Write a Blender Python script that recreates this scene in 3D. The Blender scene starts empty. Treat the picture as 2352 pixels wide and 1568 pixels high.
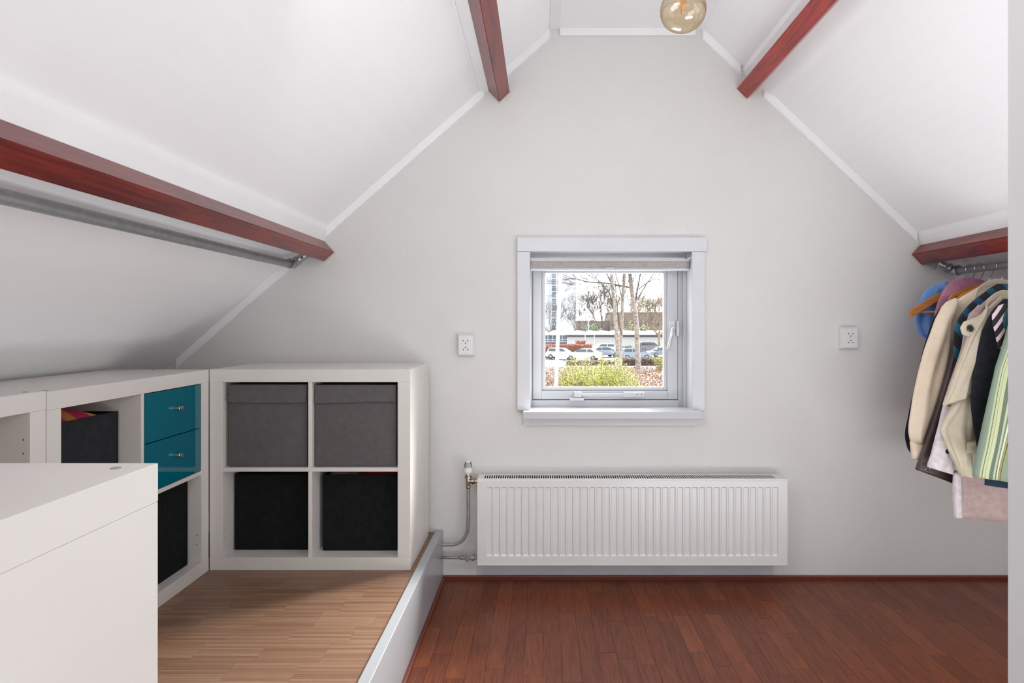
import bpy, bmesh, math, random
from mathutils import Vector, Matrix
R = random.Random(7)
sc = bpy.context.scene
C = sc.collection
F = 1410.0                       # focal length in pixels of the 2352 px wide frame
VX, VY = 1245.0, 742.0           # vanishing point of the room's depth lines
CH = 1.189                       # camera height over the red floor

# ------------------------------------------------------------------ camera, world, lights, exposure
cam_d = bpy.data.cameras.new('camera')
cam_d.sensor_width = 36.0
cam_d.lens = F / 2352 * 36
cam_d.shift_x = -(VX - 1176) / 2352
cam_d.shift_y = (VY - 784) / 2352
cam_d.clip_start = 0.02; cam_d.clip_end = 2000
cam = bpy.data.objects.new('camera', cam_d); C.objects.link(cam)
cam.location = (0, 0, CH); cam.rotation_euler = (math.pi/2, 0, 0)
sc.camera = cam
sc.view_settings.view_transform = 'Standard'
sc.view_settings.look = 'None'
sc.view_settings.gamma = 1.0
sc.view_settings.use_curve_mapping = False
sc.view_settings.exposure = 0.0
sc.cycles.diffuse_bounces = 10; sc.cycles.max_bounces = 16; sc.cycles.transparent_max_bounces = 24

world = bpy.data.worlds.new('overcast_sky'); sc.world = world
world.use_nodes = True
bg = world.node_tree.nodes['Background']
bg.inputs['Color'].default_value = (0.95, 0.975, 1.0, 1)
bg.inputs['Strength'].default_value = 6.5

def area(name, loc, target, sx, sy, power, col=(1, 1, 1)):
    d = bpy.data.lights.new(name, 'AREA'); d.shape = 'RECTANGLE'; d.size = sx; d.size_y = sy
    d.energy = power; d.color = col
    o = bpy.data.objects.new(name, d); C.objects.link(o)
    o.location = loc
    o.rotation_euler = (Vector(target) - Vector(loc)).to_track_quat('-Z', 'Y').to_euler()
    return o
# veiled sun, low over the houses beyond the window: soft light through the window onto the platform
sd = bpy.data.lights.new('veiled_sun', 'SUN'); sd.energy = 28; sd.angle = math.radians(32); sd.color = (1, 0.985, 0.96)
so = bpy.data.objects.new('veiled_sun', sd); C.objects.link(so)
so.rotation_euler = Vector((-0.92, -1.10, -0.88)).to_track_quat('-Z', 'Y').to_euler()
# unseen fill lamps, added to brighten slopes, walls and ceiling
area('fill_right_slope', (1.36, 1.05, CH+0.70), (-1.0, 2.0, CH-0.4), 0.8, 0.9, 4, (0.95, 0.985, 1.0))  # added fill from the right, hidden behind the partition
area('fill_left_slope', (-0.42, 1.08, CH+0.84), (2.2, 2.2, CH-0.3), 0.7, 0.7, 11, (0.95, 0.985, 1.0))  # added fill aimed across at the right slope and clothes
area('fill_up_rear', (0.60, -0.45, 0.05), (0.60, -0.22, 1.0), 1.7, 1.7, 26, (0.95, 0.985, 1.0))  # added up-facing fill for the ceiling and slopes
area('fill_up_right', (1.30, 0.98, 0.04), (1.30, 1.05, 1.0), 1.5, 0.6, 29, (0.95, 0.985, 1.0))  # second added up-light, lifts the dark right side
area('fill_frontal', (0.4, -1.35, CH+0.1), (0.4, 2.6, CH-0.1), 1.8, 1.6, 21, (0.95, 0.985, 1.0))  # added frontal fill behind the camera

# ------------------------------------------------------------------ helpers
def X(px, y): return (px - VX) / F * y
def Z(py, y): return CH + (VY - py) / F * y
def P(px, py, y): return Vector((X(px, y), y, Z(py, y)))

def link(o, parent=None):
    C.objects.link(o)
    if parent: o.parent = parent
    return o
def obj(name, bm, mats, parent=None, smooth=False):
    bmesh.ops.recalc_face_normals(bm, faces=bm.faces)
    me = bpy.data.meshes.new(name); bm.to_mesh(me); bm.free()
    if smooth:
        me.polygons.foreach_set('use_smooth', [True]*len(me.polygons))
        if smooth == 'a': me.set_sharp_from_angle(angle=math.radians(40))
    if not isinstance(mats, (list, tuple)): mats = [mats]
    for m in mats: me.materials.append(m)
    return link(bpy.data.objects.new(name, me), parent)
def tag(o, label=None, cat=None, group=None, kind=None):
    if label: o['label'] = label
    if cat: o['category'] = cat
    if group: o['group'] = group
    if kind: o['kind'] = kind
    return o
def thing(name, loc, label, cat, group=None):
    o = bpy.data.objects.new(name, None); o.empty_display_size = 0.05
    C.objects.link(o); o.location = loc
    bpy.context.view_layer.update()
    return tag(o, label, cat, group)
def fix(root):
    "children are modelled in world coordinates: shift them into the parent's frame"
    inv = Matrix.Translation(-Vector(root.location))
    for c in root.children:
        c.location = Vector(c.location) - Vector(root.location)
def box(bm, x0, x1, y0, y1, z0, z1, bev=0.0, M=None, mi=0):
    vs = [bm.verts.new((x, y, z)) for x in (x0, x1) for y in (y0, y1) for z in (z0, z1)]
    fs = [bm.faces.new([vs[i] for i in f]) for f in
          ((0,1,3,2), (4,6,7,5), (0,4,5,1), (2,3,7,6), (0,2,6,4), (1,5,7,3))]
    for f in fs: f.material_index = mi
    if bev:
        es = list({e for f in fs for e in f.edges})
        r = bmesh.ops.bevel(bm, geom=es, offset=bev, segments=2, affect='EDGES', profile=0.5)
        vs = list({v for v in r['verts']} | {v for v in vs if v.is_valid})
    if M is not None:
        bmesh.ops.transform(bm, matrix=M, verts=[v for v in vs if v.is_valid])
    return vs
def B(*a, **k):
    bm = bmesh.new(); box(bm, *a, **k); return bm
def frame_of(d):
    d = d.normalized()
    up = Vector((0, 0, 1)) if abs(d.z) < 0.9 else Vector((1, 0, 0))
    a = d.cross(up).normalized(); b = d.cross(a).normalized()
    return a, b
def tube(bm, pts, rad, n=12, caps=True, mi=0):
    pts = [Vector(p) for p in pts]
    if not isinstance(rad, (list, tuple)): rad = [rad]*len(pts)
    rings = []; a = None
    for i, p in enumerate(pts):
        d = (pts[min(i+1, len(pts)-1)] - pts[max(i-1, 0)])
        if d.length < 1e-9: d = Vector((0, 0, 1))
        d.normalize()
        if a is None: a, b = frame_of(d)
        else:
            a = (a - d*a.dot(d)).normalized(); b = d.cross(a)
        rings.append([bm.verts.new(p + (a*math.cos(t) + b*math.sin(t))*rad[i])
                      for t in [2*math.pi*k/n for k in range(n)]])
    for r0, r1 in zip(rings, rings[1:]):
        for k in range(n):
            f = bm.faces.new((r0[k], r0[(k+1)%n], r1[(k+1)%n], r1[k])); f.material_index = mi
    if caps:
        for r in (rings[0], rings[-1]):
            try: bm.faces.new(r).material_index = mi
            except ValueError: pass
    return rings
def lathe(bm, base, axis, prof, n=24, mi=0):
    "prof = [(distance along the axis, radius)]"
    base = Vector(base); axis = Vector(axis).normalized(); a, b = frame_of(axis); rings = []
    for h, r in prof:
        r = max(r, 1e-5)
        rings.append([bm.verts.new(base + axis*h + (a*math.cos(t) + b*math.sin(t))*r)
                      for t in [2*math.pi*k/n for k in range(n)]])
    for r0, r1 in zip(rings, rings[1:]):
        for k in range(n): bm.faces.new((r0[k], r0[(k+1)%n], r1[(k+1)%n], r1[k])).material_index = mi
    for r in (rings[0], rings[-1]): bm.faces.new(r).material_index = mi
def prism(bm, poly, y0, y1, mi=0):
    "polygon in the x-z plane extruded along y"
    v0 = [bm.verts.new((x, y0, z)) for x, z in poly]; v1 = [bm.verts.new((x, y1, z)) for x, z in poly]
    n = len(poly)
    fs = [bm.faces.new(v0), bm.faces.new(list(reversed(v1)))]
    for i in range(n): fs.append(bm.faces.new((v0[i], v1[i], v1[(i+1)%n], v0[(i+1)%n])))
    for f in fs: f.material_index = mi
    return v0 + v1
def smoothpath(pts, n=6):
    pts = [Vector(p) for p in pts]; out = []
    for i in range(len(pts)-1):
        p0 = pts[max(i-1, 0)]; p1 = pts[i]; p2 = pts[i+1]; p3 = pts[min(i+2, len(pts)-1)]
        for k in range(n):
            t = k/n
            out.append(0.5*((2*p1) + (p2-p0)*t + (2*p0-5*p1+4*p2-p3)*t*t + (3*p1-p0-3*p2+p3)*t**3))
    out.append(pts[-1]); return out

# ------------------------------------------------------------------ materials
ALB = 1.0
def srgb(r, g, b):
    f = lambda c: ((c/255/12.92) if c <= 10 else ((c/255+0.055)/1.055)**2.4)*ALB
    return (f(r), f(g), f(b), 1)
class Mat:
    def __init__(s, name, col=(200,200,200), rough=0.6, metal=0.0, spec=0.5):
        s.m = bpy.data.materials.new(name); s.m.use_nodes = True
        s.nt = s.m.node_tree; s.b = s.nt.nodes['Principled BSDF']
        s.b.inputs['Base Color'].default_value = srgb(*col) if max(col) > 1 else (*col, 1)
        s.b.inputs['Roughness'].default_value = rough
        s.b.inputs['Metallic'].default_value = metal
        s.b.inputs['Specular IOR Level'].default_value = spec
    def n(s, t, **k):
        nd = s.nt.nodes.new(t)
        for a, v in k.items():
            if a in nd.inputs.keys() if hasattr(nd.inputs, 'keys') else False: nd.inputs[a].default_value = v
            else: setattr(nd, a, v)
        return nd
    def l(s, a, b): s.nt.links.new(a, b)
    def coords(s, scale=(1,1,1), rnd=False, rot=(0,0,0)):
        tc = s.n('ShaderNodeTexCoord'); mp = s.n('ShaderNodeMapping')
        mp.inputs['Scale'].default_value = scale; mp.inputs['Rotation'].default_value = rot
        s.l(tc.outputs['Object'], mp.inputs['Vector'])
        if rnd:
            oi = s.n('ShaderNodeObjectInfo'); mu = s.n('ShaderNodeMath', operation='MULTIPLY'); mu.inputs[1].default_value = 57.0
            s.l(oi.outputs['Random'], mu.inputs[0]); cx = s.n('ShaderNodeCombineXYZ')
            s.l(mu.outputs[0], cx.inputs[0]); s.l(mu.outputs[0], cx.inputs[1]); s.l(mu.outputs[0], cx.inputs[2])
            s.l(cx.outputs[0], mp.inputs['Location'])
        return mp.outputs[0]
    def noise(s, vec, scale=5, detail=4, rough=0.5, dist=0.0):
        nd = s.n('ShaderNodeTexNoise')
        nd.inputs['Scale'].default_value = scale; nd.inputs['Detail'].default_value = detail
        nd.inputs['Roughness'].default_value = rough; nd.inputs['Distortion'].default_value = dist
        s.l(vec, nd.inputs['Vector']); return nd.outputs['Fac']
    def wave(s, vec, scale=5, axis='X', dist=0, detail=2, prof='SIN'):
        nd = s.n('ShaderNodeTexWave', wave_profile=prof); nd.bands_direction = axis
        nd.inputs['Scale'].default_value = scale; nd.inputs['Distortion'].default_value = dist
        nd.inputs['Detail'].default_value = detail
        s.l(vec, nd.inputs['Vector']); return nd.outputs['Fac']
    def ramp(s, fac, stops, interp='LINEAR'):
        nd = s.n('ShaderNodeValToRGB'); cr = nd.color_ramp; cr.interpolation = interp
        cr.elements.remove(cr.elements[1]); cr.elements[0].position = stops[0][0]
        for p, c in stops[1:]: cr.elements.new(p)
        for e, (p, c) in zip(cr.elements, stops):
            e.color = srgb(*c) if max(c) > 1 else (*c, 1)
        s.l(fac, nd.inputs[0]); return nd.outputs[0]
    def mix(s, fac, a, b, mode='MIX'):
        nd = s.n('ShaderNodeMix', data_type='RGBA', blend_type=mode)
        for sock, v in ((nd.inputs[0], fac), (nd.inputs[6], a), (nd.inputs[7], b)):
            if isinstance(v, (int, float)): sock.default_value = v
            elif isinstance(v, tuple): sock.default_value = v
            else: s.l(v, sock)
        return nd.outputs[2]
    def math(s, op, a, b=0.0):
        nd = s.n('ShaderNodeMath', operation=op)
        for sock, v in ((nd.inputs[0], a), (nd.inputs[1], b)):
            if isinstance(v, (int, float)): sock.default_value = v
            else: s.l(v, sock)
        return nd.outputs[0]
    def color(s, sock): s.l(sock, s.b.inputs['Base Color']); return s
    def bump(s, h, strength=0.2, dist=0.001):
        nd = s.n('ShaderNodeBump'); nd.inputs['Strength'].default_value = strength; nd.inputs['Distance'].default_value = dist
        s.l(h, nd.inputs['Height']); s.l(nd.outputs[0], s.b.inputs['Normal']); return s

def wallpaper(name, c1, c2, rough=0.75, strength=0.45):
    m = Mat(name, c1, rough, spec=0.25)
    v = m.coords()
    a = m.wave(m.coords(rot=(0, math.radians(52), 0)), 58, 'X', 0.8, 2)
    b = m.wave(m.coords(rot=(0, math.radians(-52), 0)), 58, 'X', 0.8, 2)
    g = m.wave(m.coords(rot=(0, 0, 0)), 75, 'Y', 1.2, 2)
    h = m.math('ADD', m.math('MULTIPLY', a, b), m.math('MULTIPLY', g, 0.35))
    nz = m.noise(v, 1.6, 4)
    m.color(m.ramp(nz, [(0.3, c1), (0.7, c2)]))
    m.bump(h, strength, 0.0012)
    return m.m
M_wall = wallpaper('wallpaper_weave_white', (213, 212, 210), (218, 217, 215))
M_slope = wallpaper('ceiling_weave_white', (240, 241, 243), (243, 244, 246), 0.7, 0.16)
def paint(name, col, rough=0.35, var=4):
    m = Mat(name, col, rough); v = m.coords()
    c2 = tuple(max(0, c-var) for c in col)
    nz = m.noise(v, 6, 5); m.color(m.ramp(nz, [(0.35, col), (0.7, c2)]))
    m.bump(m.noise(v, 160, 3), 0.06, 0.0005); return m.m
M_part = paint('partition_paint', (214, 214, 215), 0.6, 3)
M_trim = paint('trim_white_paint', (238, 239, 241), 0.4)
M_frame = paint('window_white_lacquer', (194, 195, 199), 0.3)
M_casing = paint('casing_white_paint', (212, 214, 219), 0.35)
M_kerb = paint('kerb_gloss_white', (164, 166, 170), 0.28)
M_shelf = paint('shelf_warm_white_foil', (216, 212, 207), 0.32, 3)
M_rad = paint('radiator_enamel', (222, 221, 221), 0.3, 3)
M_plastic = paint('socket_white_plastic', (222, 223, 223), 0.28, 2)
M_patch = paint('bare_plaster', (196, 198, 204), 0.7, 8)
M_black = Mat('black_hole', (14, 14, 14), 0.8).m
M_dark = Mat('dark_gap', (60, 58, 56), 0.7).m

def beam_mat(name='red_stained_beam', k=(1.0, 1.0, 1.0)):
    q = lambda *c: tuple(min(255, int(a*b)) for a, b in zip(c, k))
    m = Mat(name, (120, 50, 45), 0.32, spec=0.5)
    v = m.coords(scale=(22, 1.3, 22), rnd=True)
    w = m.coords(scale=(1, 0.4, 1), rnd=True)
    g = m.noise(v, 2.2, 8, 0.62, 1.2)
    col = m.ramp(g, [(0.28, q(62, 22, 22)), (0.42, q(104, 34, 31)), (0.56, q(142, 48, 39)), (0.66, q(112, 36, 33)), (0.78, q(70, 24, 24))])
    big = m.noise(w, 5, 3)
    col = m.mix(m.ramp(big, [(0.4, (0, 0, 0)), (0.75, (200, 200, 200))]), col, srgb(*q(86, 32, 31)), 'MIX')
    vo = m.n('ShaderNodeTexVoronoi'); vo.inputs['Scale'].default_value = 1.0
    m.l(m.coords(scale=(5, 3.1, 5), rnd=True), vo.inputs['Vector'])
    kn = m.ramp(vo.outputs['Distance'], [(0.0, (255, 255, 255)), (0.13, (140, 140, 140)), (0.26, (0, 0, 0))])
    col = m.mix(kn, col, srgb(*q(46, 20, 20))); m.color(col)
    m.bump(m.noise(v, 6, 8, 0.7), 0.35, 0.002)
    m.b.inputs['Coat Weight'].default_value = 0.25; m.b.inputs['Coat Roughness'].default_value = 0.25
    return m.m
M_beam = beam_mat()
M_beam_lit = beam_mat('red_stained_beam_lit', (1.28, 1.0, 0.95))  # lit copy of the beam stain, its extra brightness put into the colour
def stave_mat():
    m = Mat('mahogany_laminate', (140, 70, 45), 0.3, spec=0.5)
    v = m.coords(scale=(26, 2.2, 26), rnd=True)
    g = m.noise(v, 1.6, 8, 0.6, 1.4)
    oi = m.n('ShaderNodeObjectInfo')
    tone = m.ramp(oi.outputs['Random'], [(0, (80, 37, 23)), (0.2, (92, 44, 26)), (0.5, (104, 51, 29)), (0.8, (116, 60, 33)), (1, (128, 69, 38))])
    col = m.mix(m.ramp(g, [(0.3, (200, 200, 200)), (0.7, (0, 0, 0))]), tone, srgb(92, 44, 30))
    fine = m.noise(m.coords(scale=(120, 5, 50), rnd=True), 2, 4)
    col = m.mix(0.35, col, m.ramp(fine, [(0.35, (86, 40, 27)), (0.65, (158, 88, 52))]))
    m.color(col)
    m.bump(g, 0.06, 0.001); m.b.inputs['Roughness'].default_value = 0.36; m.b.inputs['Specular IOR Level'].default_value = 0.3
    return m.m
M_stave = stave_mat()
M_redskirt = Mat('mahogany_skirting', (104, 44, 30), 0.35).m
def slat_mat():
    m = Mat('bamboo_slat_laminate', (170, 125, 95), 0.42)
    at = m.n('ShaderNodeAttribute', attribute_name='tone')
    tone = m.ramp(at.outputs['Fac'], [(0, (122, 92, 72)), (0.5, (137, 106, 84)), (1, (152, 121, 97))])
    g = m.noise(m.coords(scale=(5, 300, 40)), 1.2, 5, 0.6)
    m.color(m.mix(m.ramp(g, [(0.42, (190, 190, 190)), (0.62, (0, 0, 0))]), tone, srgb(120, 86, 66)))
    m.bump(g, 0.12, 0.0008); return m.m
M_slat = slat_mat()
def metal(name, col, rough, metal=1.0, spots=True):
    m = Mat(name, col, rough, metal); v = m.coords()
    nz = m.noise(v, 35, 6, 0.65)
    m.color(m.ramp(nz, [(0.3, tuple(int(c*0.84) for c in col)), (0.7, col)]))
    m.bump(m.noise(v, 90, 4), 0.15, 0.001); return m.m
M_galv = metal('galvanised_pipe', (176, 179, 183), 0.34, 0.3)
M_cast = metal('cast_fitting', (185, 188, 192), 0.3)
M_chrome = Mat('chrome_metal', (205, 205, 205), 0.2, 1.0).m
M_nickel = metal('nickel_brass', (168, 150, 132), 0.3)
M_copper = metal('grey_painted_pipe', (160, 158, 156), 0.35, 0.3)
def glassy(name, tint, gloss=0.06, rough=0.0, trans=1.0):
    m = bpy.data.materials.new(name); m.use_nodes = True; nt = m.node_tree; nt.nodes.clear()
    out = nt.nodes.new('ShaderNodeOutputMaterial'); mx = nt.nodes.new('ShaderNodeMixShader')
    t = nt.nodes.new('ShaderNodeBsdfTransparent'); t.inputs[0].default_value = (*tint, 1)
    g = nt.nodes.new('ShaderNodeBsdfGlossy'); g.inputs['Roughness'].default_value = rough
    lw = nt.nodes.new('ShaderNodeLayerWeight'); lw.inputs[0].default_value = 0.25
    mr = nt.nodes.new('ShaderNodeMath'); mr.operation = 'MULTIPLY_ADD'
    mr.inputs[1].default_value = 0.5; mr.inputs[2].default_value = gloss
    nt.links.new(lw.outputs['Facing'], mr.inputs[0]); mr.use_clamp = True
    if gloss < 0.05: mr.inputs[1].default_value = 0.0
    nt.links.new(mr.outputs[0], mx.inputs[0]); nt.links.new(t.outputs[0], mx.inputs[1]); nt.links.new(g.outputs[0], mx.inputs[2])
    nt.links.new(mx.outputs[0], out.inputs[0]); return m
M_pane = glassy('clear_window_glass', (0.98, 0.99, 0.99), 0.008)
def amber():
    m = glassy('amber_bulb_glass', (0.90, 0.80, 0.62), 0.05)
    nt = m.node_tree; lw = nt.nodes.new('ShaderNodeLayerWeight'); lw.inputs[0].default_value = 0.35
    cr = nt.nodes.new('ShaderNodeValToRGB')
    cr.color_ramp.elements[0].color = (0.93, 0.85, 0.70, 1); cr.color_ramp.elements[1].color = (0.62, 0.36, 0.12, 1)
    cr.color_ramp.elements[0].position = 0.25; cr.color_ramp.elements[1].position = 0.95
    nt.links.new(lw.outputs['Facing'], cr.inputs[0])
    t = [n for n in nt.nodes if n.type == 'BSDF_TRANSPARENT'][0]; nt.links.new(cr.outputs[0], t.inputs[0])
    return m
M_amber = amber()
def fabric(name, c1, c2=None, scale=60, bump=0.3, rough=0.9, sheen=0.0, big=0.3):
    m = Mat(name, c1, rough, spec=0.15); v = m.coords(rnd=True)
    c2 = c2 or tuple(int(c*0.86) for c in c1)
    nz = m.noise(v, scale, 5, 0.6); m.color(m.ramp(nz, [(0.35, c2), (0.65, c1)]))
    w = m.noise(m.coords(scale=(1, 1, 0.35), rnd=True), 16, 3, 0.45, 0.8)
    fine = m.noise(v, 420, 2, 0.5)
    h = m.math('ADD', m.math('MULTIPLY', w, big*12), m.math('ADD', m.math('MULTIPLY', fine, 0.6), m.math('MULTIPLY', nz, 0.5)))
    m.bump(h, bump, 0.0016)
    if sheen:
        m.b.inputs['Sheen Weight'].default_value = sheen; m.b.inputs['Sheen Roughness'].default_value = 0.4
    return m.m
M_boxgrey = fabric('storage_grey_canvas', (98, 94, 95), (91, 87, 88), 40, 0.25, 0.9, 0, 0.25)
M_boxblack = fabric('storage_black_felt', (27, 29, 30), (20, 22, 23), 40)
M_boxblack2 = fabric('storage_charcoal_felt', (44, 46, 50), (37, 39, 43), 40)
M_teal = Mat('teal_high_gloss', (2, 100, 118), 0.06, spec=0.6).m
M_pinkcloth = fabric('pink_printed_cloth', (196, 44, 100), (196, 120, 60), 9, 0.2)
M_redcloth = fabric('crimson_cloth', (170, 20, 60), (130, 12, 45), 20)
M_greycloth = fabric('mauve_cloth', (150, 130, 140), (110, 90, 100), 20)

# ------------------------------------------------------------------ room shell
YW = 2.86
YR = -1.6
def lh(x): return 1.079 + 0.885*(x + 0.294)          # left slope, height over the camera
def rh(x): return 1.3725 - 0.945*(x - 0.744)         # right slope
XL, XR, HC = 0.0375, 0.744, 1.3725
PLAT = CH - 0.972
KX0, KX1 = -0.495, -0.461
OX0, OX1, OZ0, OZ1 = -0.0590, 0.6990, CH-0.404, CH+0.339
XRW = 2.6; XLW = -2.55

bm = bmesh.new()
e = 0.03
prism(bm, [(XLW, 0), (OX0, 0), (OX0, CH+lh(OX0)+e), (XLW, CH+lh(XLW)+e)], YW, YW+0.20)
prism(bm, [(OX1, 0), (XRW, 0), (XRW, CH+rh(XRW)+e), (XR, CH+HC+e), (OX1, CH+HC+e)], YW, YW+0.20)
prism(bm, [(OX0, 0), (OX1, 0), (OX1, OZ0), (OX0, OZ0)], YW, YW+0.20)
prism(bm, [(OX0, OZ1), (OX1, OZ1), (OX1, CH+HC+e), (XL, CH+HC+e), (OX0, CH+lh(OX0)+e)], YW, YW+0.20)
wall_back = tag(obj('wall_back', bm, M_wall), 'white woven-textured gable wall with the window', kind='structure')
wall_back['kind'] = 'structure'
# strip of bare plaster under the radiator
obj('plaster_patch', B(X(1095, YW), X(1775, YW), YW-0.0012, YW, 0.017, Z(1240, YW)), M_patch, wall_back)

T = 0.06
bm = bmesh.new()
nx, nz_ = -0.885/math.hypot(1, 0.885)*T, 1/math.hypot(1, 0.885)*T
prism(bm, [(XL, CH+HC), (XLW, CH+lh(XLW)), (XLW+nx, CH+lh(XLW)+nz_), (XL+nx, CH+HC+nz_)], YR, YW)
wl = tag(obj('wall_left', bm, M_slope), 'white sloping roof wall on the left', kind='structure')
bm = bmesh.new()
nx, nz_ = 0.945/math.hypot(1, 0.945)*T, 1/math.hypot(1, 0.945)*T
prism(bm, [(XR, CH+HC), (XRW, CH+rh(XRW)), (XRW+nx, CH+rh(XRW)+nz_), (XR+nx, CH+HC+nz_)], YR, YW)
prism(bm, [(XRW, -0.02), (XRW+0.06, -0.02), (XRW+0.06, CH+rh(XRW)+0.02), (XRW, CH+rh(XRW))], YR, YW)
wr = tag(obj('wall_right', bm, M_slope), 'white sloping roof wall on the right with its low knee wall', kind='structure')
tag(obj('ceiling', B(XL-0.02, XR+0.02, YR, YW, CH+HC, CH+HC+0.06), M_slope), 'narrow flat white ceiling along the ridge', kind='structure')
tag(obj('wall_rear', B(-2.7, 2.7, YR-0.08, YR, -0.1, CH+HC+0.1), M_part), 'white wall behind the viewer', kind='structure')
# partition whose end closes the photo on the right
PY = 0.62
tag(obj('wall_partition', B(X(2313.5, PY), 1.45, PY-0.10, PY, 0.0, CH+rh(1.45)-0.01, bev=0.0015), M_part), 'pale grey partition wall at the right edge of the photo', kind='structure')

# red floor
floor = tag(obj('floor', B(KX1-0.02, XRW, YR, YW, -0.06, -0.006), M_redskirt), 'reddish mahogany laminate strip floor', kind='structure')
SW = 0.066
x = KX1 + 0.002; c = 0
while x < 2.55:
    y = YW - R.uniform(0.06, 0.42) ; y1 = YW - 0.001
    x1 = min(x+SW, XRW)
    while y1 > 1.40:
        y0 = max(y, 1.30)
        bm = bmesh.new(); g = 0.0004; dz = R.uniform(-0.0003, 0)
        cx, cy = (x+x1)/2, (y0+y1)/2
        box(bm, x+g-cx, x1-g-cx, y0+g-cy, y1-g-cy, -0.006, dz)
        s = obj('stave', bm, M_stave, floor); s.location = (cx, cy, 0)
        y1 = y0; y = y0 - R.choice([0.28, 0.36, 0.42, 0.5])
        if y0 <= 1.31: break
    x += SW; c += 1
bm = bmesh.new(); x = KX1+0.002
while x < 2.55:
    y1 = 1.299
    while y1 > YR:
        y0 = max(y1 - R.choice([0.36, 0.42, 0.5]), YR)
        box(bm, x+0.0004, x+SW-0.0004, y0+0.0004, y1-0.0004, -0.006, 0); y1 = y0
    x += SW
tag(obj('stave', bm, M_stave, floor), kind='stuff')

# raised platform on the left
plat = tag(obj('floor_platform', B(XLW-0.3, KX0, YR, YW, 0.0, PLAT-0.003), M_redskirt), 'raised floor platform with pale brown fine slatted laminate', kind='structure')
bm = bmesh.new(); tl = bm.faces.layers.float.new('tone')
SL, SH = 0.19, 0.0115
y = YR+0.0; row = 0
y = 0.0
while y < YW-0.001:
    off = (row//9 % 4)*0.047 + R.choice([0, 0.0])
    xx = KX0 - 0.002 + off
    while xx > -1.9:
        a, b2 = max(xx-SL, -1.95), min(xx, KX0-0.002)
        if b2 - a > 0.01:
            z1 = PLAT - R.uniform(0, 0.0004)
            n0 = len(bm.faces)
            vs = [bm.verts.new(q) for q in ((a+.0003, y+.0003, z1), (b2-.0003, y+.0003, z1), (b2-.0003, y+SH-.0003, z1), (a+.0003, y+SH-.0003, z1))]
            vb = [bm.verts.new((v.co.x, v.co.y, PLAT-0.003)) for v in vs]
            t = R.random()
            fs = [bm.faces.new(vs)] + [bm.faces.new((vs[i], vb[i], vb[(i+1)%4], vs[(i+1)%4])) for i in range(4)]
            for f in fs: f[tl] = t
        xx -= SL
    y += SH; row += 1
sl = obj('laminate_slat', bm, M_slat, plat); tag(sl, kind='stuff')
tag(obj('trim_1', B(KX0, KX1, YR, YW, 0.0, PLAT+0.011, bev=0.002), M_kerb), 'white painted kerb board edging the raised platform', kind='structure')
# skirtings
def quad_strip(name, x0, x1, y0, y1, h, m, label):
    return tag(obj(name, B(x0, x1, y0, y1, -0.004, h, bev=0.003), m), label, kind='structure')
quad_strip('baseboard_back', KX1+0.001, XRW-0.01, YW-0.016, YW, 0.017, M_redskirt, 'thin dark mahogany strip along the foot of the gable wall')
quad_strip('baseboard_left', KX1, KX1+0.014, 0.2, YW-0.017, 0.013, M_redskirt, 'thin dark mahogany strip along the foot of the kerb')

# ------------------------------------------------------------------ trims on gable and slopes
tn = [2]
def trim(bm, label):
    tag(obj('trim_%d' % tn[0], bm, M_trim), label, kind='structure'); tn[0] += 1
def gable_strip(xa, xb, side, w=0.036, t=0.011):
    f = lh if side == 'l' else rh; k = 0.885 if side == 'l' else -0.945
    c = math.hypot(1, k); dz = w*c
    bm = bmesh.new()
    prism(bm, [(xa, CH+f(xa)), (xb, CH+f(xb)), (xb, CH+f(xb)-dz), (xa, CH+f(xa)-dz)], YW-t, YW)
    bmesh.ops.bevel(bm, geom=[e for e in bm.edges if all(abs(v.co.y-(YW-t)) < 1e-5 for v in e.verts)], offset=0.003, segments=2, affect='EDGES')
    return bm
trim(gable_strip(-1.70, -1.072, 'l'), 'lowest white cover strip up the left gable edge')
trim(gable_strip(-1.005, -0.268, 'l'), 'white cover strip up the left gable edge between the two red beams')
trim(gable_strip(-0.185, XL-0.002, 'l'), 'short white cover strip from the upper left beam to the flat ceiling')
trim(B(XL+0.045, XR-0.03, YW-0.011, YW, CH+HC-0.036, CH+HC, bev=0.003), 'white cover strip across the top of the gable')
trim(gable_strip(XR+0.002, 0.925, 'r'), 'short white cover strip from flat ceiling to upper right beam')
trim(gable_strip(1.03, 1.745, 'r'), 'white cover strip down the right gable edge between the beams')
trim(gable_strip(1.86, 2.45, 'r'), 'lowest white cover strip at the right gable edge by the clothes rail')
def slope_strip(xa, xb, side, t=0.005, y1=YW-0.012):
    f = lh if side == 'l' else rh; k = 0.885 if side == 'l' else -0.945
    c = math.hypot(1, k); ox, oz = (k/c*t, -1/c*t)
    bm = bmesh.new()
    prism(bm, [(xa, CH+f(xa)), (xb, CH+f(xb)), (xb+ox, CH+f(xb)+oz), (xa+ox, CH+f(xa)+oz)], YR+0.01, y1)
    bmesh.ops.bevel(bm, geom=[e for e in bm.edges if abs(e.verts[0].co.y-e.verts[1].co.y) > 1], offset=0.0015, segments=2, affect='EDGES')
    return bm
def beam_board(pts, label):
    bm = bmesh.new(); prism(bm, [(X(px, YW), Z(py, YW)) for px, py in pts], YR+0.006, YW-0.001)
    trim(bm, label)
beam_board([(746, 554), (755, 530), (752, 515), (712, 550), (716, 571)], 'white board between the lower left red beam and the slope')
beam_board([(1102, 212), (1122, 210), (1147, 186), (1147, 167), (1101, 204)], 'white board behind the upper left red beam')
beam_board([(1706, 155), (1708, 167), (1716, 179), (1745, 203), (1772, 222), (1774, 215)], 'white board behind the upper right red beam')
beam_board([(2105, 529), (2108, 543), (2114, 563), (2139, 587), (2148, 570)], 'white board between the lower right red beam and the slope')
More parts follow.
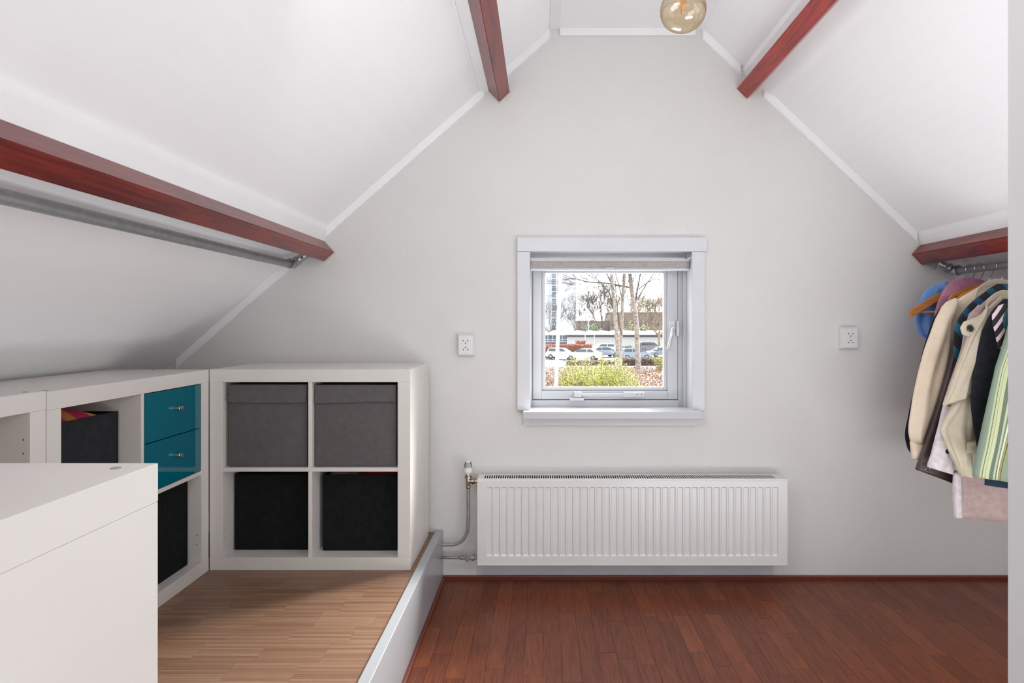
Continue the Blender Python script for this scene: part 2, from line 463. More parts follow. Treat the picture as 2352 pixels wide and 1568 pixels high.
trim(B(XL-0.002, XL+0.046, YR+0.01, YW-0.001, CH+HC-0.006, CH+HC, bev=0.0015), 'white batten along the left edge of the flat ceiling')
trim(B(XR-0.046, XR+0.002, YR+0.01, YW-0.001, CH+HC-0.006, CH+HC, bev=0.0015), 'white batten along the right edge of the flat ceiling')

# ------------------------------------------------------------------ red purlins
def purlin(pts, label, m=None):
    "pts: the four section corners, in pixels on the gable plane"
    bm = bmesh.new()
    prism(bm, [(X(px, YW), Z(py, YW)) for px, py in pts], YR+0.005, YW)
    bmesh.ops.bevel(bm, geom=[e for e in bm.edges if abs(e.verts[0].co.y-e.verts[1].co.y) > 1], offset=0.0022, segments=2, affect='EDGES')
    # break the long edges up a little so that they read as sawn timber
    return tag(obj('roof_beam', bm, m or M_beam), label, 'beam')
purlin([(745, 553), (768, 579), (745, 600), (718, 571)], 'long red-stained beam low on the left slope above the grey pipe')
purlin([(1121, 208), (1147, 235), (1171, 211), (1145, 184)], 'red-stained beam high on the left slope, coming down at the top')
purlin([(1692, 204), (1715, 227), (1745, 199), (1722, 175)], 'brightly lit red-stained beam high on the right slope', M_beam_lit)
purlin([(2114, 562), (2093, 584), (2117, 609), (2140, 585)], 'short visible red-stained beam over the hanging clothes')
M_gap = Mat('beam_putty', (205, 200, 192), 0.8).m
for pts in ([(743, 550), (772, 580), (745, 604), (716, 571)], [(1118, 208), (1147, 239), (1175, 211), (1145, 181)],
            [(1689, 204), (1715, 231), (1749, 199), (1722, 171)], [(2113, 557), (2088, 584), (2117, 614), (2145, 585)]):
    bm = bmesh.new(); prism(bm, [(X(px, YW), Z(py, YW)) for px, py in pts], YW-0.0025, YW)
    o = obj('trim_%d' % tn[0], bm, M_gap); tn[0] += 1; o['kind'] = 'structure'; o['label'] = 'filler edge where a red beam enters the gable wall'

# ------------------------------------------------------------------ window
win = tag(obj('window_1', B(OX0, OX1, 2.95, 3.02, Z(592, 2.95), OZ1, bev=0.002), M_frame), 'white wooden casement window in the gable', kind='structure')
SX0, SX1, SZ0, SZ1 = -0.0463, 0.6565, CH-0.3686, CH+0.300
wf = lambda *a, **k: obj(k.pop('n', 'frame'), B(*a, **k), M_frame, win)
wf(OX0, SX0, 2.95, 3.02, OZ0, OZ1-0.033, bev=0.002)
wf(SX1, SX1+0.022, 2.965, 3.02, OZ0, OZ1-0.033, bev=0.002)
wf(SX1+0.0215, OX1, 2.945, 3.02, OZ0, OZ1-0.033, bev=0.002)
wf(SX0, SX1, 2.955, 3.02, OZ0, SZ0-0.002, bev=0.002)
sash = obj('sash', B(SX0+.002, SX0+.044, 2.962, 3.01, SZ0+0.001, SZ1, bev=0.002), M_frame, win)
bm = bmesh.new()
SI = (SX0+0.044, SX1-0.050, SZ0+0.042, SZ1-0.04)
box(bm, SX1-.050, SX1-.002, 2.962, 3.01, SZ0+0.001, SZ1, bev=0.002)
obj('stile', bm, M_frame, sash)
obj('rail', B(SI[0], SI[1], 2.962, 3.01, SZ0+0.001, SI[2], bev=0.002), M_frame, sash)
obj('rail', B(SI[0], SI[1], 2.962, 3.01, SI[3], SZ1, bev=0.002), M_frame, sash)
bw = 0.018
for a in ((SI[0], SI[0]+bw, SI[2], SI[3]), (SI[1]-bw, SI[1], SI[2], SI[3]), (SI[0]+bw, SI[1]-bw, SI[2], SI[2]+bw), (SI[0]+bw, SI[1]-bw, SI[3]-bw, SI[3])):
    obj('glazing_bead', B(a[0], a[1], 2.974, 3.0, a[2], a[3], bev=0.004), M_frame, sash)
obj('pane', B(SI[0]+.01, SI[1]-.01, 2.985, 2.989, SI[2]+.01, SI[3]-.01), M_pane, sash)
# dark rebate joint round the sash
bm = bmesh.new()
for a in ((SX0, SX0+.002, SZ0, SZ1), (SX1-.002, SX1, SZ0, SZ1), (SX0, SX1, SZ0-.002, SZ0+.001)): box(bm, a[0], a[1], 2.968, 3.0, a[2], a[3])
obj('seal', bm, M_dark, win)
# casing boards
CY = 2.838
wc = lambda *a, **k: obj('casing', B(*a, **k), M_casing, win)
wc(X(1188, CY), X(1624, CY), CY, YW, Z(577, CY), Z(545, CY), bev=0.002)
wc(X(1188, CY), X(1216, CY), CY+0.002, YW, CH-0.403, Z(577.6, CY), bev=0.002)
wc(X(1591, CY), X(1619.5, CY), CY+0.002, YW, CH-0.403, Z(577.6, CY), bev=0.002)
# reveal lining
bm = bmesh.new()
box(bm, OX0, OX0+0.004, YW-0.018, 2.95, OZ0, OZ1); box(bm, OX1-0.004, OX1, YW-0.018, 2.95, OZ0, OZ1); box(bm, OX0+.004, OX1-.004, YW-0.018, 2.95, OZ1-0.004, OZ1)
obj('reveal_lining', bm, M_frame, win)
sill = obj('window_sill', B(X(1201, 2.79), X(1614, 2.79), 2.79, 2.955, CH-0.437, CH-0.402, bev=0.003), M_frame, win)
obj('apron', B(X(1203, 2.845), X(1601, 2.845), 2.845, YW, Z(977, 2.845), CH-0.436, bev=0.001), M_casing, win)
# outside ledge
obj('outer_ledge', B(OX0, OX1, 3.02, 3.12, OZ0-0.02, OZ0+0.0), M_frame, win)
# roller blind
bl = thing('pleated_blind', (0.32, 2.9, CH+0.27), 'grey pleated blind pulled up under the head of the window', 'blind')
bx0, bx1 = OX0+0.006, OX1-0.006
obj('head_rail', B(bx0, bx1, 2.88, 2.92, Z(600.5, 2.88), Z(594, 2.88), bev=0.001), M_frame, bl)
bm = bmesh.new(); zz0, zz1 = Z(616, 2.885), Z(601, 2.885)
for i in range(6):
    a = zz0 + (zz1-zz0)*i/6; b2 = zz0 + (zz1-zz0)*(i+1)/6
    prism_pts = [(a, 2.886), ((a+b2)/2, 2.883), (b2, 2.886), (b2, 2.915), (a, 2.915)]
    v0 = [bm.verts.new((bx0+.002, yy, z)) for z, yy in prism_pts]; v1 = [bm.verts.new((bx1-.002, yy, z)) for z, yy in prism_pts]
    bm.faces.new(v0); bm.faces.new(v1)
    for k in range(5): bm.faces.new((v0[k], v1[k], v1[(k+1)%5], v0[(k+1)%5]))
obj('pleated_fabric', bm, fabric('blind_grey_fabric', (196, 192, 190), (184, 180, 179), 60), bl)
obj('bottom_rail', B(bx0, bx1, 2.881, 2.918, Z(620.5, 2.88), Z(616, 2.88), bev=0.001), M_casing, bl)
obj('pull_tab', B(X(1389, 2.88), X(1410, 2.88), 2.874, 2.881, Z(619, 2.875), Z(614, 2.875), bev=0.001), M_frame, bl)
fix(bl)
# handle
HY = 2.962
hd = obj('handle', B(X(1537, HY), X(1551, HY), HY-0.004, HY, Z(770, HY), Z(737, HY), bev=0.0015), M_casing, win)
M_silver = metal('satin_silver', (214, 216, 220), 0.3)
bm = bmesh.new(); lathe(bm, P(1547, 752, HY-0.004), (0, -1, 0), [(0, 0.009), (0.012, 0.009), (0.022, 0.008), (0.024, 0.005)], 16)
obj('knuckle', bm, M_silver, hd, True)
bm = bmesh.new()
tube(bm, smoothpath([P(1547, 752, HY-0.02), P(1543, 768, HY-0.03), P(1538, 788, HY-0.03), P(1534.5, 801, HY-0.026)]), [0.0085]*5+[0.0075]*8+[0.0065]*6, 10)
obj('lever', bm, M_silver, hd, True)
bm = bmesh.new()
for a in ((1540.5, 741), (1548, 741), (1540.5, 766)):
    lathe(bm, P(a[0], a[1], HY-0.004), (0, -1, 0), [(0, 0.0022), (0.001, 0.0022), (0.0015, 0.001)], 10)
obj('screw', bm, M_chrome, hd)
obj('catch', B(X(1552, HY), X(1560, HY), HY-0.012, HY, Z(772, HY), Z(736, HY), bev=0.002), M_silver, hd)
# casement stay
st = obj('casement_stay', B(X(1331, 2.955), X(1436, 2.955), 2.945, 2.953, Z(910.5, 2.95), Z(902.5, 2.95), bev=0.002), M_frame, win)
obj('sleeve', B(X(1432, 2.955), X(1479, 2.955), 2.941, 2.957, Z(911.5, 2.95), Z(900, 2.95), bev=0.002), M_frame, st)
obj('pivot', B(X(1318, 2.955), X(1335, 2.955), 2.938, 2.957, Z(912, 2.95), Z(899, 2.95), bev=0.003), M_frame, st)
obj('stay_foot', B(X(1308, 2.95), X(1341, 2.95), 2.932, 2.956, Z(919, 2.95), Z(912.5, 2.95), bev=0.002), M_frame, st)
bm = bmesh.new()
for q in (1463, 1474): lathe(bm, P(q, 906, 2.941), (0, -1, 0), [(0, 0.0025), (0.001, 0.002)], 8)
obj('screw', bm, M_dark, st)
bm = bmesh.new()
for q in (1263, 1402, 1521): lathe(bm, P(q, 925, 2.955), (0, -1, 0), [(0, 0.0016), (0.0008, 0.001)], 8)
obj('screw', bm, M_chrome, win)

# ------------------------------------------------------------------ sockets
def socket(px, py, label):
    y = YW; cx, cz = X(px, y), Z(py, y)
    s = thing('wall_socket', (cx, y, cz), label, 'socket')
    bm = bmesh.new(); w, h = 0.0395, 0.0515
    v0 = [bm.verts.new((sx*w, 0, sz*h)) for sx, sz in ((-1,-1),(1,-1),(1,1),(-1,1))]
    v1 = [bm.verts.new((sx*w, -0.010, sz*h)) for sx, sz in ((-1,-1),(1,-1),(1,1),(-1,1))]
    v2 = [bm.verts.new((sx*(w-0.008), -0.032, sz*(h-0.008))) for sx, sz in ((-1,-1),(1,-1),(1,1),(-1,1))]
    for a, b2 in ((v0, v1), (v1, v2)):
        for k in range(4): bm.faces.new((a[k], a[(k+1)%4], b2[(k+1)%4], b2[k]))
    bm.faces.new(v2); bm.faces.new(v0)
    bmesh.ops.bevel(bm, geom=[e for e in bm.edges], offset=0.0015, segments=2, affect='EDGES')
    obj('cover', bm, M_plastic, s)
    for dz, sg in ((0.0205, -1), (-0.0205, 1)):
        bm = bmesh.new()
        lathe(bm, (0, -0.0322, dz), (0, -1, 0), [(0, 0.0185), (0.0014, 0.0185), (0.0014, 0.0168), (0.0003, 0.0160), (0.0003, 0.00001)], 32)
        i = obj('outlet', bm, M_plastic, s, 'a')
        for hx, hz in ((-0.0095, 0), (0.0095, 0), (0, sg*0.0105)):
            bm = bmesh.new(); lathe(bm, (hx, -0.0325, dz+hz), (0, -1, 0), [(0, 0.0026), (0.0006, 0.0026)], 12)
            obj('pin_hole', bm, M_black, i)
socket(1071, 792, 'double white wall socket left of the window')
socket(1946, 776, 'double white wall socket right of the window')

# ------------------------------------------------------------------ radiator
RX0, RX1 = X(1096, 2.75), X(1809, 2.75); RZ0, RZ1 = Z(1297, 2.75), Z(1100, 2.75)
rad = thing('radiator', ((RX0+RX1)/2, 2.80, RZ0), 'long white ribbed panel radiator under the window', 'radiator')
# front panel with pressed ribs
bm = bmesh.new()
pitch = 0.0328; nr = int((RX1-RX0-0.05)/pitch); mx = ((RX1-RX0) - nr*pitch)/2
xs = [(RX0+0.004, 0), (RX0+mx-0.006, 0)]
for i in range(nr):
    a = RX0+mx+i*pitch
    xs += [(a+0.002, 0), (a+0.0065, 1), (a+0.0255, 1), (a+0.030, 0)]
xs += [(RX1-mx+0.004, 0), (RX1-0.004, 0)]
zt, zb = Z(1118, 2.75), Z(1277, 2.75)
zs = [(RZ0+0.003, 0), (zb-0.006, 0), (zb, 0.0), (zb+0.008, 1), (zt-0.006, 1), (zt, 0), (RZ1-0.008, 0), (RZ1-0.003, -0.8)]
grid = [[bm.verts.new((x_, 2.7478 + (0 if zf < 0 else 0.0052*xf*zf) + (0.006 if zf < 0 else 0), z_)) for x_, xf in xs] for z_, zf in zs]
for i in range(len(zs)-1):
    for j in range(len(xs)-1):
        bm.faces.new((grid[i][j], grid[i][j+1], grid[i+1][j+1], grid[i+1][j]))
obj('front_panel', bm, M_rad, rad)
obj('side_panel', B(RX0, RX0+0.004, 2.748, 2.845, RZ0, RZ1, bev=0.001), M_rad, rad)
obj('side_panel', B(RX1-0.004, RX1, 2.748, 2.845, RZ0, RZ1, bev=0.001), M_rad, rad)
obj('bottom_lip', B(RX0, RX1, 2.747, 2.754, RZ0-0.002, RZ0+0.005, bev=0.001), M_rad, rad)
obj('core', B(RX0+.004, RX1-.004, 2.76, 2.84, RZ0+0.01, RZ1-0.012), M_rad, rad)
# top grille
bm = bmesh.new(); gz = RZ1
box(bm, RX0, RX1, 2.750, 2.762, gz-0.006, gz+0.001, bev=0.002); box(bm, RX0, RX1, 2.828, 2.846, gz-0.004, gz+0.001, bev=0.001)
box(bm, RX0, RX0+0.03, 2.762, 2.828, gz-0.004, gz+0.001); box(bm, RX1-0.045, RX1, 2.762, 2.828, gz-0.004, gz+0.001)
xx = RX0+0.03
while xx < RX1-0.048:
    box(bm, xx+0.0060, xx+0.0102, 2.762, 2.828, gz-0.002, gz+0.0005); xx += 0.0102
obj('top_grille', bm, M_rad, rad)
obj('slot_shade', B(RX0+.02, RX1-.04, 2.76, 2.83, gz-0.0115, gz-0.004), M_black, rad)  # black sheet standing in for the shade below the grille slots
bm = bmesh.new(); p = Vector((RX1, 2.80, Z(1284, 2.80)))
lathe(bm, p, (1, 0, 0), [(0, 0.006), (0.008, 0.006), (0.009, 0.009), (0.013, 0.009)], 12); lathe(bm, p+Vector((0.008, 0, 0)), (0, 0, -1), [(0, 0.004), (0.016, 0.004)], 10)
obj('bleed_plug', bm, M_plastic, rad, 'a')
# valve and pipes
py_ = 2.80
vp = lambda a, b2: P(a, b2, py_)
bm = bmesh.new()
lathe(bm, vp(1075, 1088), (0, 0, 1), [(0, 0.011), (0.006, 0.011), (0.008, 0.0185), (0.018, 0.0195), (0.023, 0.0165), (0.030, 0.0165), (0.046, 0.0135), (0.056, 0.011), (0.060, 0.006)], 28)
vh = obj('thermostat_head', bm, M_plastic, rad, 'a')
bm = bmesh.new(); c0 = vp(1075, 1088)
for k in range(14):
    t = 2*math.pi*k/14
    a = c0 + Vector((math.cos(t)*0.0168, math.sin(t)*0.0168, 0.030)); b2 = c0 + Vector((math.cos(t)*0.0128, math.sin(t)*0.0128, 0.054))
    tube(bm, [a, b2], 0.0012, 6)
obj('grip_slot', bm, M_dark, vh)
bm = bmesh.new()
lathe(bm, vp(1075, 1121), (0, 0, 1), [(0, 0.009), (0.006, 0.0115), (0.011, 0.0115), (0.013, 0.009), (0.032, 0.011), (0.044, 0.010), (0.046, 0.0155), (0.056, 0.0155), (0.058, 0.010), (0.068, 0.010)], 8)
lathe(bm, vp(1077, 1105), (1, 0, 0), [(0, 0.009), (0.012, 0.009), (0.013, 0.014), (0.024, 0.014), (0.026, 0.009), (0.042, 0.009)], 8)
obj('valve_body', bm, M_nickel, rad)
bm = bmesh.new()
tube(bm, smoothpath([vp(1075.5, 1121), vp(1075.5, 1170), vp(1075, 1205), vp(1072, 1225), vp(1062, 1241), vp(1045, 1249.5), vp(1028, 1250.5), P(1010, 1250.5, py_)], 6), 0.0078, 14)
obj('supply_pipe', bm, M_copper, rad, True)
bm = bmesh.new(); tube(bm, [P(1008, 1280, py_), vp(1060, 1280)], 0.0068, 14)
obj('return_pipe', bm, M_copper, rad, True)
bm = bmesh.new()
lathe(bm, vp(1057, 1280), (1, 0, 0), [(0, 0.009), (0.004, 0.012), (0.012, 0.012), (0.014, 0.009), (0.022, 0.009), (0.028, 0.012), (0.036, 0.009), (0.050, 0.009), (0.051, 0.0155), (0.064, 0.0155), (0.065, 0.009), (0.076, 0.009)], 8)
lathe(bm, vp(1074, 1282), (0, -1, 0.0), [(0, 0.010), (0.018, 0.010), (0.022, 0.007)], 14)
obj('return_valve', bm, M_copper, rad)
fix(rad)

# ------------------------------------------------------------------ shelving units (2 x 2 cubes)
US, UD, TH, TI = 0.79, 0.39, 0.050, 0.0155
def shelf_unit(loc, rot, label, caps=()):
    "local: x 0..US is the width, y 0 is the open front, y UD the back, z 0 the foot"
    u = thing('cube_shelf', loc, label, 'shelf'); u.rotation_euler = (0, 0, rot)
    b = 0.0012
    top = obj('top_panel', B(0, US, 0, UD, US-TH, US, bev=b), M_shelf, u)
    obj('bottom_panel', B(0, US, 0, UD, 0, TH, bev=b), M_shelf, u)
    sides = [obj('side_panel', B(x0, x0+TH, 0.0005, UD-0.0005, TH, US-TH, bev=b), M_shelf, u) for x0 in (0, US-TH)]
    obj('shelf', B(TH, US-TH, 0.003, UD-0.003, US/2-TI/2, US/2+TI/2, bev=0.0008), M_shelf, u)
    for z0, z1 in ((TH, US/2-TI/2), (US/2+TI/2, US-TH)):
        obj('divider', B(US/2-TI/2, US/2+TI/2, 0.003, UD-0.003, z0, z1, bev=0.0008), M_shelf, u)
    for s, x0, d in ((sides[0], TH, 1), (sides[1], US-TH, -1)):
        for z0 in (0.12, 0.155, US-0.155, US-0.12):
            bm = bmesh.new(); lathe(bm, (x0-d*0.001, 0.018, z0), (d, 0, 0), [(0, 0.0022), (0.0014, 0.0022)], 8)
            obj('pin_hole', bm, M_dark, s)
    for (cx, cy) in caps:
        bm = bmesh.new(); lathe(bm, (cx, cy, US-0.0002), (0, 0, 1), [(0, 0.0065), (0.0012, 0.006), (0.0012, 0.0035)], 14)
        obj('screw_cap', bm, Mat('cap_grey', (150, 146, 142), 0.5).m, top)
    return u
FX = -1.311                       # front plane of the left row
YC = 2.416
corner = shelf_unit((-1.3085, YC, PLAT), 0, 'white cube shelf facing forward in the corner by the kerb', ((0.02, 0.03), (0.02, 0.35), (0.77, 0.03), (0.77, 0.35)))
# the left row faces +x: local x runs along -y ... use rotation +90 deg: local x -> +y, local y -> -x
left_far = shelf_unit((FX, 1.625, PLAT), math.pi/2, 'white cube shelf along the left slope holding the teal drawers', ((0.03, 0.03), (0.76, 0.2)))
left_near = shelf_unit((FX+0.004, 0.828, PLAT+0.004), math.pi/2, 'empty white cube shelf at the left edge of the photo', ((0.76, 0.03),))
near = shelf_unit((-0.5, 0.80, PLAT), math.pi, 'white cube shelf in the left foreground turned sideways', ((0.035, 0.03),))

# storage boxes
def local_box(bm, w, d, h, r=0.010, open_top=False, sag=0.004, seed=0):
    "fabric cube with slightly bulging sides; x 0..w, y 0..d, z 0..h"
    rr = random.Random(seed); N = 10
    def skin(o, u, v, nrm):
        g = [[None]*(N+1) for _ in range(N+1)]
        for i in range(N+1):
            for j in range(N+1):
                s, t = i/N, j/N
                k = 16*s*(1-s)*t*(1-t)
                g[i][j] = bm.verts.new(o + u*s + v*t + nrm*(sag*k + rr.uniform(-0.0005, 0.0005)*(k > 0)))
        for i in range(N):
            for j in range(N): bm.faces.new((g[i][j], g[i+1][j], g[i+1][j+1], g[i][j+1]))
    V = Vector
    skin(V((0,0,0)), V((w,0,0)), V((0,0,h)), V((0,-1,0)))
    skin(V((w,0,0)), V((0,d,0)), V((0,0,h)), V((1,0,0)))
    skin(V((w,d,0)), V((-w,0,0)), V((0,0,h)), V((0,1,0)))
    skin(V((0,d,0)), V((0,-d,0)), V((0,0,h)), V((-1,0,0)))
    skin(V((0,0,0)), V((0,d,0)), V((w,0,0)), V((0,0,0)))
    if open_top:
        t = 0.006
        for (a, b2, c2, d2) in ((0, w, 0, t), (0, w, d-t, d), (0, t, t, d-t), (w-t, w, t, d-t)):
            box(bm, a, b2, c2, d2, h-0.002, h+0.002)
        zz = h*0.55
        vs = [bm.verts.new(q) for q in ((t,t,zz), (w-t,t,zz), (w-t,d-t,zz), (t,d-t,zz))]; bm.faces.new(vs)
        vt = [bm.verts.new(q) for q in ((t,t,h), (w-t,t,h), (w-t,d-t,h), (t,d-t,h))]
        for k in range(4): bm.faces.new((vs[k], vs[(k+1)%4], vt[(k+1)%4], vt[k]))
    else:
        skin(V((0,0,h)), V((w,0,0)), V((0,d,0)), V((0,0,1)))
    bmesh.ops.remove_doubles(bm, verts=bm.verts, dist=0.0004)
    es = [e_ for e_ in bm.edges if e_.is_manifold and e_.calc_face_angle(0) > 1.0 and e_.verts[0].co.z < h*0.98 + 1]
def storage_box(unit, lx, ly, lz, w, d, h, m, label, open_top, seed, rot=0.0, band=True):
    Mx = Matrix.Translation(unit.location) @ Matrix.Rotation(unit.rotation_euler.z, 4, 'Z')
    s = thing('storage_box', Mx @ Vector((lx, ly, lz)), label, 'box', None)
    s.rotation_euler = (0, 0, unit.rotation_euler.z + rot)
    bm = bmesh.new(); local_box(bm, w, d, h, open_top=open_top, seed=seed, sag=0.0035)
    obj('body', bm, m, s, False)
    if band:
        bm = bmesh.new(); z0 = h-0.068
        N = 14; g0 = []; g1 = []
        for i in range(N+1):
            t = i/N; wob = 0.003*math.sin(3.1*t+seed)
            g0.append((t*w, z0+wob)); g1.append((t*w, h+0.0005))
        f0 = [bm.verts.new((x_, -0.0105, z_)) for x_, z_ in g0]; f1 = [bm.verts.new((x_, -0.0055, z_)) for x_, z_ in g1]
        b0 = [bm.verts.new((x_, 0.001, z_)) for x_, z_ in g0]; b1 = [bm.verts.new((x_, 0.001, z_)) for x_, z_ in g1]
        for i in range(N):
            bm.faces.new((f0[i], f0[i+1], f1[i+1], f1[i])); bm.faces.new((f0[i], f0[i+1], b0[i+1], b0[i])); bm.faces.new((f1[i], f1[i+1], b1[i+1], b1[i]))
        bm.faces.new((f0[0], f1[0], b1[0], b0[0])); bm.faces.new((f0[-1], f1[-1], b1[-1], b0[-1]))
        obj('folded_band', bm, m, s)
    # piping round the front
    bm = bmesh.new()
    r = 0.0022; yf = -0.001
    tube(bm, [(0.001, yf, 0.002), (w-0.001, yf, 0.002)], r, 6); tube(bm, [(0.001, yf, 0.002), (0.001, yf, h)], r, 6); tube(bm, [(w-0.001, yf, 0.002), (w-0.001, yf, h)], r, 6)
    if open_top: tube(bm, [(0.001, yf, h), (w-0.001, yf, h)], r*1.3, 6)
    obj('piping', bm, m, s)
    return s
c1 = TH; c2 = US/2+TI/2
low, up = TH, US/2+TI/2
storage_box(corner, c1+0.017, 0.022, up+0.001, 0.308, 0.34, 0.324, M_boxgrey, 'grey canvas storage box, upper left in the corner shelf', False, 3)
storage_box(corner, c2+0.007, 0.022, up+0.001, 0.319, 0.34, 0.323, M_boxgrey, 'grey canvas storage box, upper right in the corner shelf', False, 5)
storage_box(corner, c1+0.009, 0.085, low+0.001, 0.312, 0.29, 0.305, M_boxblack, 'black fabric box, lower left in the corner shelf', True, 6, band=False)
bxb = storage_box(corner, c2+0.018, 0.075, low+0.001, 0.300, 0.29, 0.305, M_boxblack, 'black fabric box with crimson cloth showing, lower right in the corner shelf', True, 8, band=False)
bxn = storage_box(left_far, c1+0.006, 0.072, up+0.001, 0.318, 0.30, 0.280, M_boxblack2, 'charcoal box with pink and orange cloth on top, left of the teal drawers', True, 9, band=False)
storage_box(left_far, c2+0.004, 0.045, low+0.001, 0.312, 0.30, 0.318, M_boxblack, 'black fabric box in the cube under the teal drawers', True, 11, band=False)
def cloth_heap(name, unit, lx, ly, lz, w, d, h, m, label, seed):
    Mx = Matrix.Translation(unit.location) @ Matrix.Rotation(unit.rotation_euler.z, 4, 'Z')
    rr = random.Random(seed); N = 18; bm = bmesh.new(); g = []
    ph = [rr.uniform(0, 6) for _ in range(6)]
    for i in range(N+1):
        g.append([])
        for j in range(N+1):
            s, t = i/N, j/N; k = (16*s*(1-s)*t*(1-t))**0.45
            zz = h*k*(0.7+0.2*math.sin(7*s+ph[0]+3*t)+0.15*math.sin(11*t+ph[1]+5*s))
            g[i].append(bm.verts.new((s*w, t*d, zz)))
    for i in range(N):
        for j in range(N): bm.faces.new((g[i][j], g[i+1][j], g[i+1][j+1], g[i][j+1]))
    base = [g[0][0], g[N][0], g[N][N], g[0][N]]
    ex = bmesh.ops.extrude_edge_only(bm, edges=[e_ for e_ in bm.edges if e_.is_boundary])
    for v in [q for q in ex['geom'] if isinstance(q, bmesh.types.BMVert)]: v.co.z -= 0.02
    o = obj(name, bm, m, None, True); o.location = Mx @ Vector((lx, ly, lz)); o.rotation_euler = (0, 0, unit.rotation_euler.z)
    return tag(o, label, 'cloth')
def pinkmat():
    m = Mat('pink_orange_print', (200, 50, 100), 0.8); v = m.coords()
    w = m.wave(m.coords(rot=(0, 0, 0.6)), 4.2, 'X', 6.0, 2)
    m.color(m.ramp(w, [(0.0, (206, 40, 104)), (0.52, (196, 40, 98)), (0.58, (208, 138, 74)), (1, (214, 150, 84))], 'LINEAR')); return m.m
cloth_heap('folded_cloth', left_far, c1+0.010, 0.082, up+0.272, 0.27, 0.27, 0.040, pinkmat(), 'pink and orange patterned cloth heaped on the charcoal box', 4)
cloth_heap('folded_cloth', corner, c2+0.155, 0.085, low+0.300, 0.16, 0.26, 0.020, M_redcloth, 'crimson cloth poking out of the lower right black box', 5)
cloth_heap('folded_cloth', corner, c2+0.030, 0.085, low+0.300, 0.11, 0.26, 0.018, M_greycloth, 'pale mauve cloth poking out of the lower right black box', 6)
cloth_heap('folded_cloth', corner, c1+0.150, 0.10, low+0.296, 0.16, 0.25, 0.016, M_boxblack2, 'dark cloth just showing in the lower left black box', 7)

# teal drawers: one insert unit, two drawers
Mx = Matrix.Translation(left_far.location) @ Matrix.Rotation(math.pi/2, 4, 'Z')
dr = thing('drawer_insert', Mx @ Vector((c2+0.001, 0, up)), 'glossy teal two-drawer insert in the left shelf', 'drawers')
dr.rotation_euler = (0, 0, math.pi/2)
iw = US-TH-c2-0.002; ih = US-TH-up
bm = bmesh.new(); box(bm, 0.001, iw-0.001, 0.018, 0.36, 0.002, 0.014); box(bm, 0.001, iw-0.001, 0.018, 0.36, ih-0.014, ih-0.002)
box(bm, 0.001, 0.012, 0.018, 0.36, 0.014, ih-0.014); box(bm, iw-0.012, iw-0.001, 0.018, 0.36, 0.014, ih-0.014); box(bm, 0.012, iw-0.012, 0.35, 0.36, 0.014, ih-0.014)
obj('carcass', bm, M_teal, dr)
for z0 in (0.002, ih/2+0.001):
    d_ = obj('drawer', B(0.002, iw-0.002, 0.001, 0.017, z0, z0+ih/2-0.004, bev=0.0008), M_teal, dr)
    obj('drawer_tray', B(0.02, iw-0.02, 0.0171, 0.33, z0+0.012, z0+ih/2-0.02), M_shelf, d_)
    bm = bmesh.new(); lathe(bm, (iw*0.52, 0.001, z0+ih/4+0.01), (0, -1, 0), [(0, 0.0045), (0.006, 0.0045), (0.007, 0.0078), (0.014, 0.0078), (0.015, 0.0066), (0.017, 0.0066), (0.018, 0.0078), (0.023, 0.0078), (0.024, 0.006)], 20)
    obj('knob', bm, M_chrome, d_, 'a')

# ------------------------------------------------------------------ pipes (clothes rails)
def fitting(parent, a, b2, flange, fy):
    "rail end a, bend towards b2 on the underside of the beam"
    bm = bmesh.new()
    d = (b2-a)
    lathe(bm, a + Vector((0, -0.035, 0)), (0, 1, 0), [(0, 0.0215), (0.004, 0.0235), (0.012, 0.0235), (0.014, 0.021), (0.040, 0.021), (0.052, 0.018), (0.058, 0.010)], 20)
    lathe(bm, a, d, [(0, 0.018), (0.016, 0.0185), (0.018, 0.0225), (0.028, 0.0225), (0.030, 0.018), (d.length*0.72, 0.018), (d.length*0.74, 0.0215), (d.length-0.008, 0.0215), (d.length-0.006, 0.034), (d.length, 0.034)], 20)
    for t in (0.35, 0.62):
        lathe(bm, a + d*t + Vector((0, -0.015, -0.006)), (0.2, -0.8, -0.5), [(0, 0.006), (0.010, 0.006), (0.012, 0.004)], 6)
    obj('wall_fitting', bm, M_cast, parent, 'a')
PLX, PLZ = X(665, 2.76), Z(606, 2.76)
rl = thing('clothes_rail', (PLX, 1.6, PLZ), 'long bare grey galvanised pipe rail under the left beam', 'rail')
bm = bmesh.new(); tube(bm, [(PLX, YR+0.01, PLZ), (PLX, 2.755, PLZ)], 0.0175, 24); obj('pipe', bm, M_galv, rl, True)
fitting(rl, Vector((PLX+0.008, 2.775, PLZ+0.002)), P(712, 578, 2.79), None, None)
fix(rl)
PRX, PRZ = X(2199, 2.74), Z(622, 2.74)
rr_ = thing('clothes_rail', (PRX, 2.0, PRZ), 'grey pipe rail carrying the clothes under the right beam', 'rail')
bm = bmesh.new(); tube(bm, [(PRX, PY+0.01, PRZ), (PRX, 2.735, PRZ)], 0.0165, 24); obj('pipe', bm, M_galv, rr_, True)
fitting(rr_, Vector((PRX-0.006, 2.755, PRZ+0.002)), P(2155, 604, 2.78), None, None)
fix(rr_)

# ------------------------------------------------------------------ pendant bulb
BY = 1.69; bc = P(1569, 24, BY)
pb = thing('pendant_bulb', bc, 'amber glass filament bulb hanging from the flat ceiling', 'lamp')
bm = bmesh.new(); prof = []
for k in range(25):
    t = math.pi*k/24
    r_ = 0.0625*math.sin(t)**0.85 if 0 < k < 24 else 0.0005
    h_ = -0.056*math.cos(t)
    if k > 17: h_ = h_
    prof.append((h_, r_))
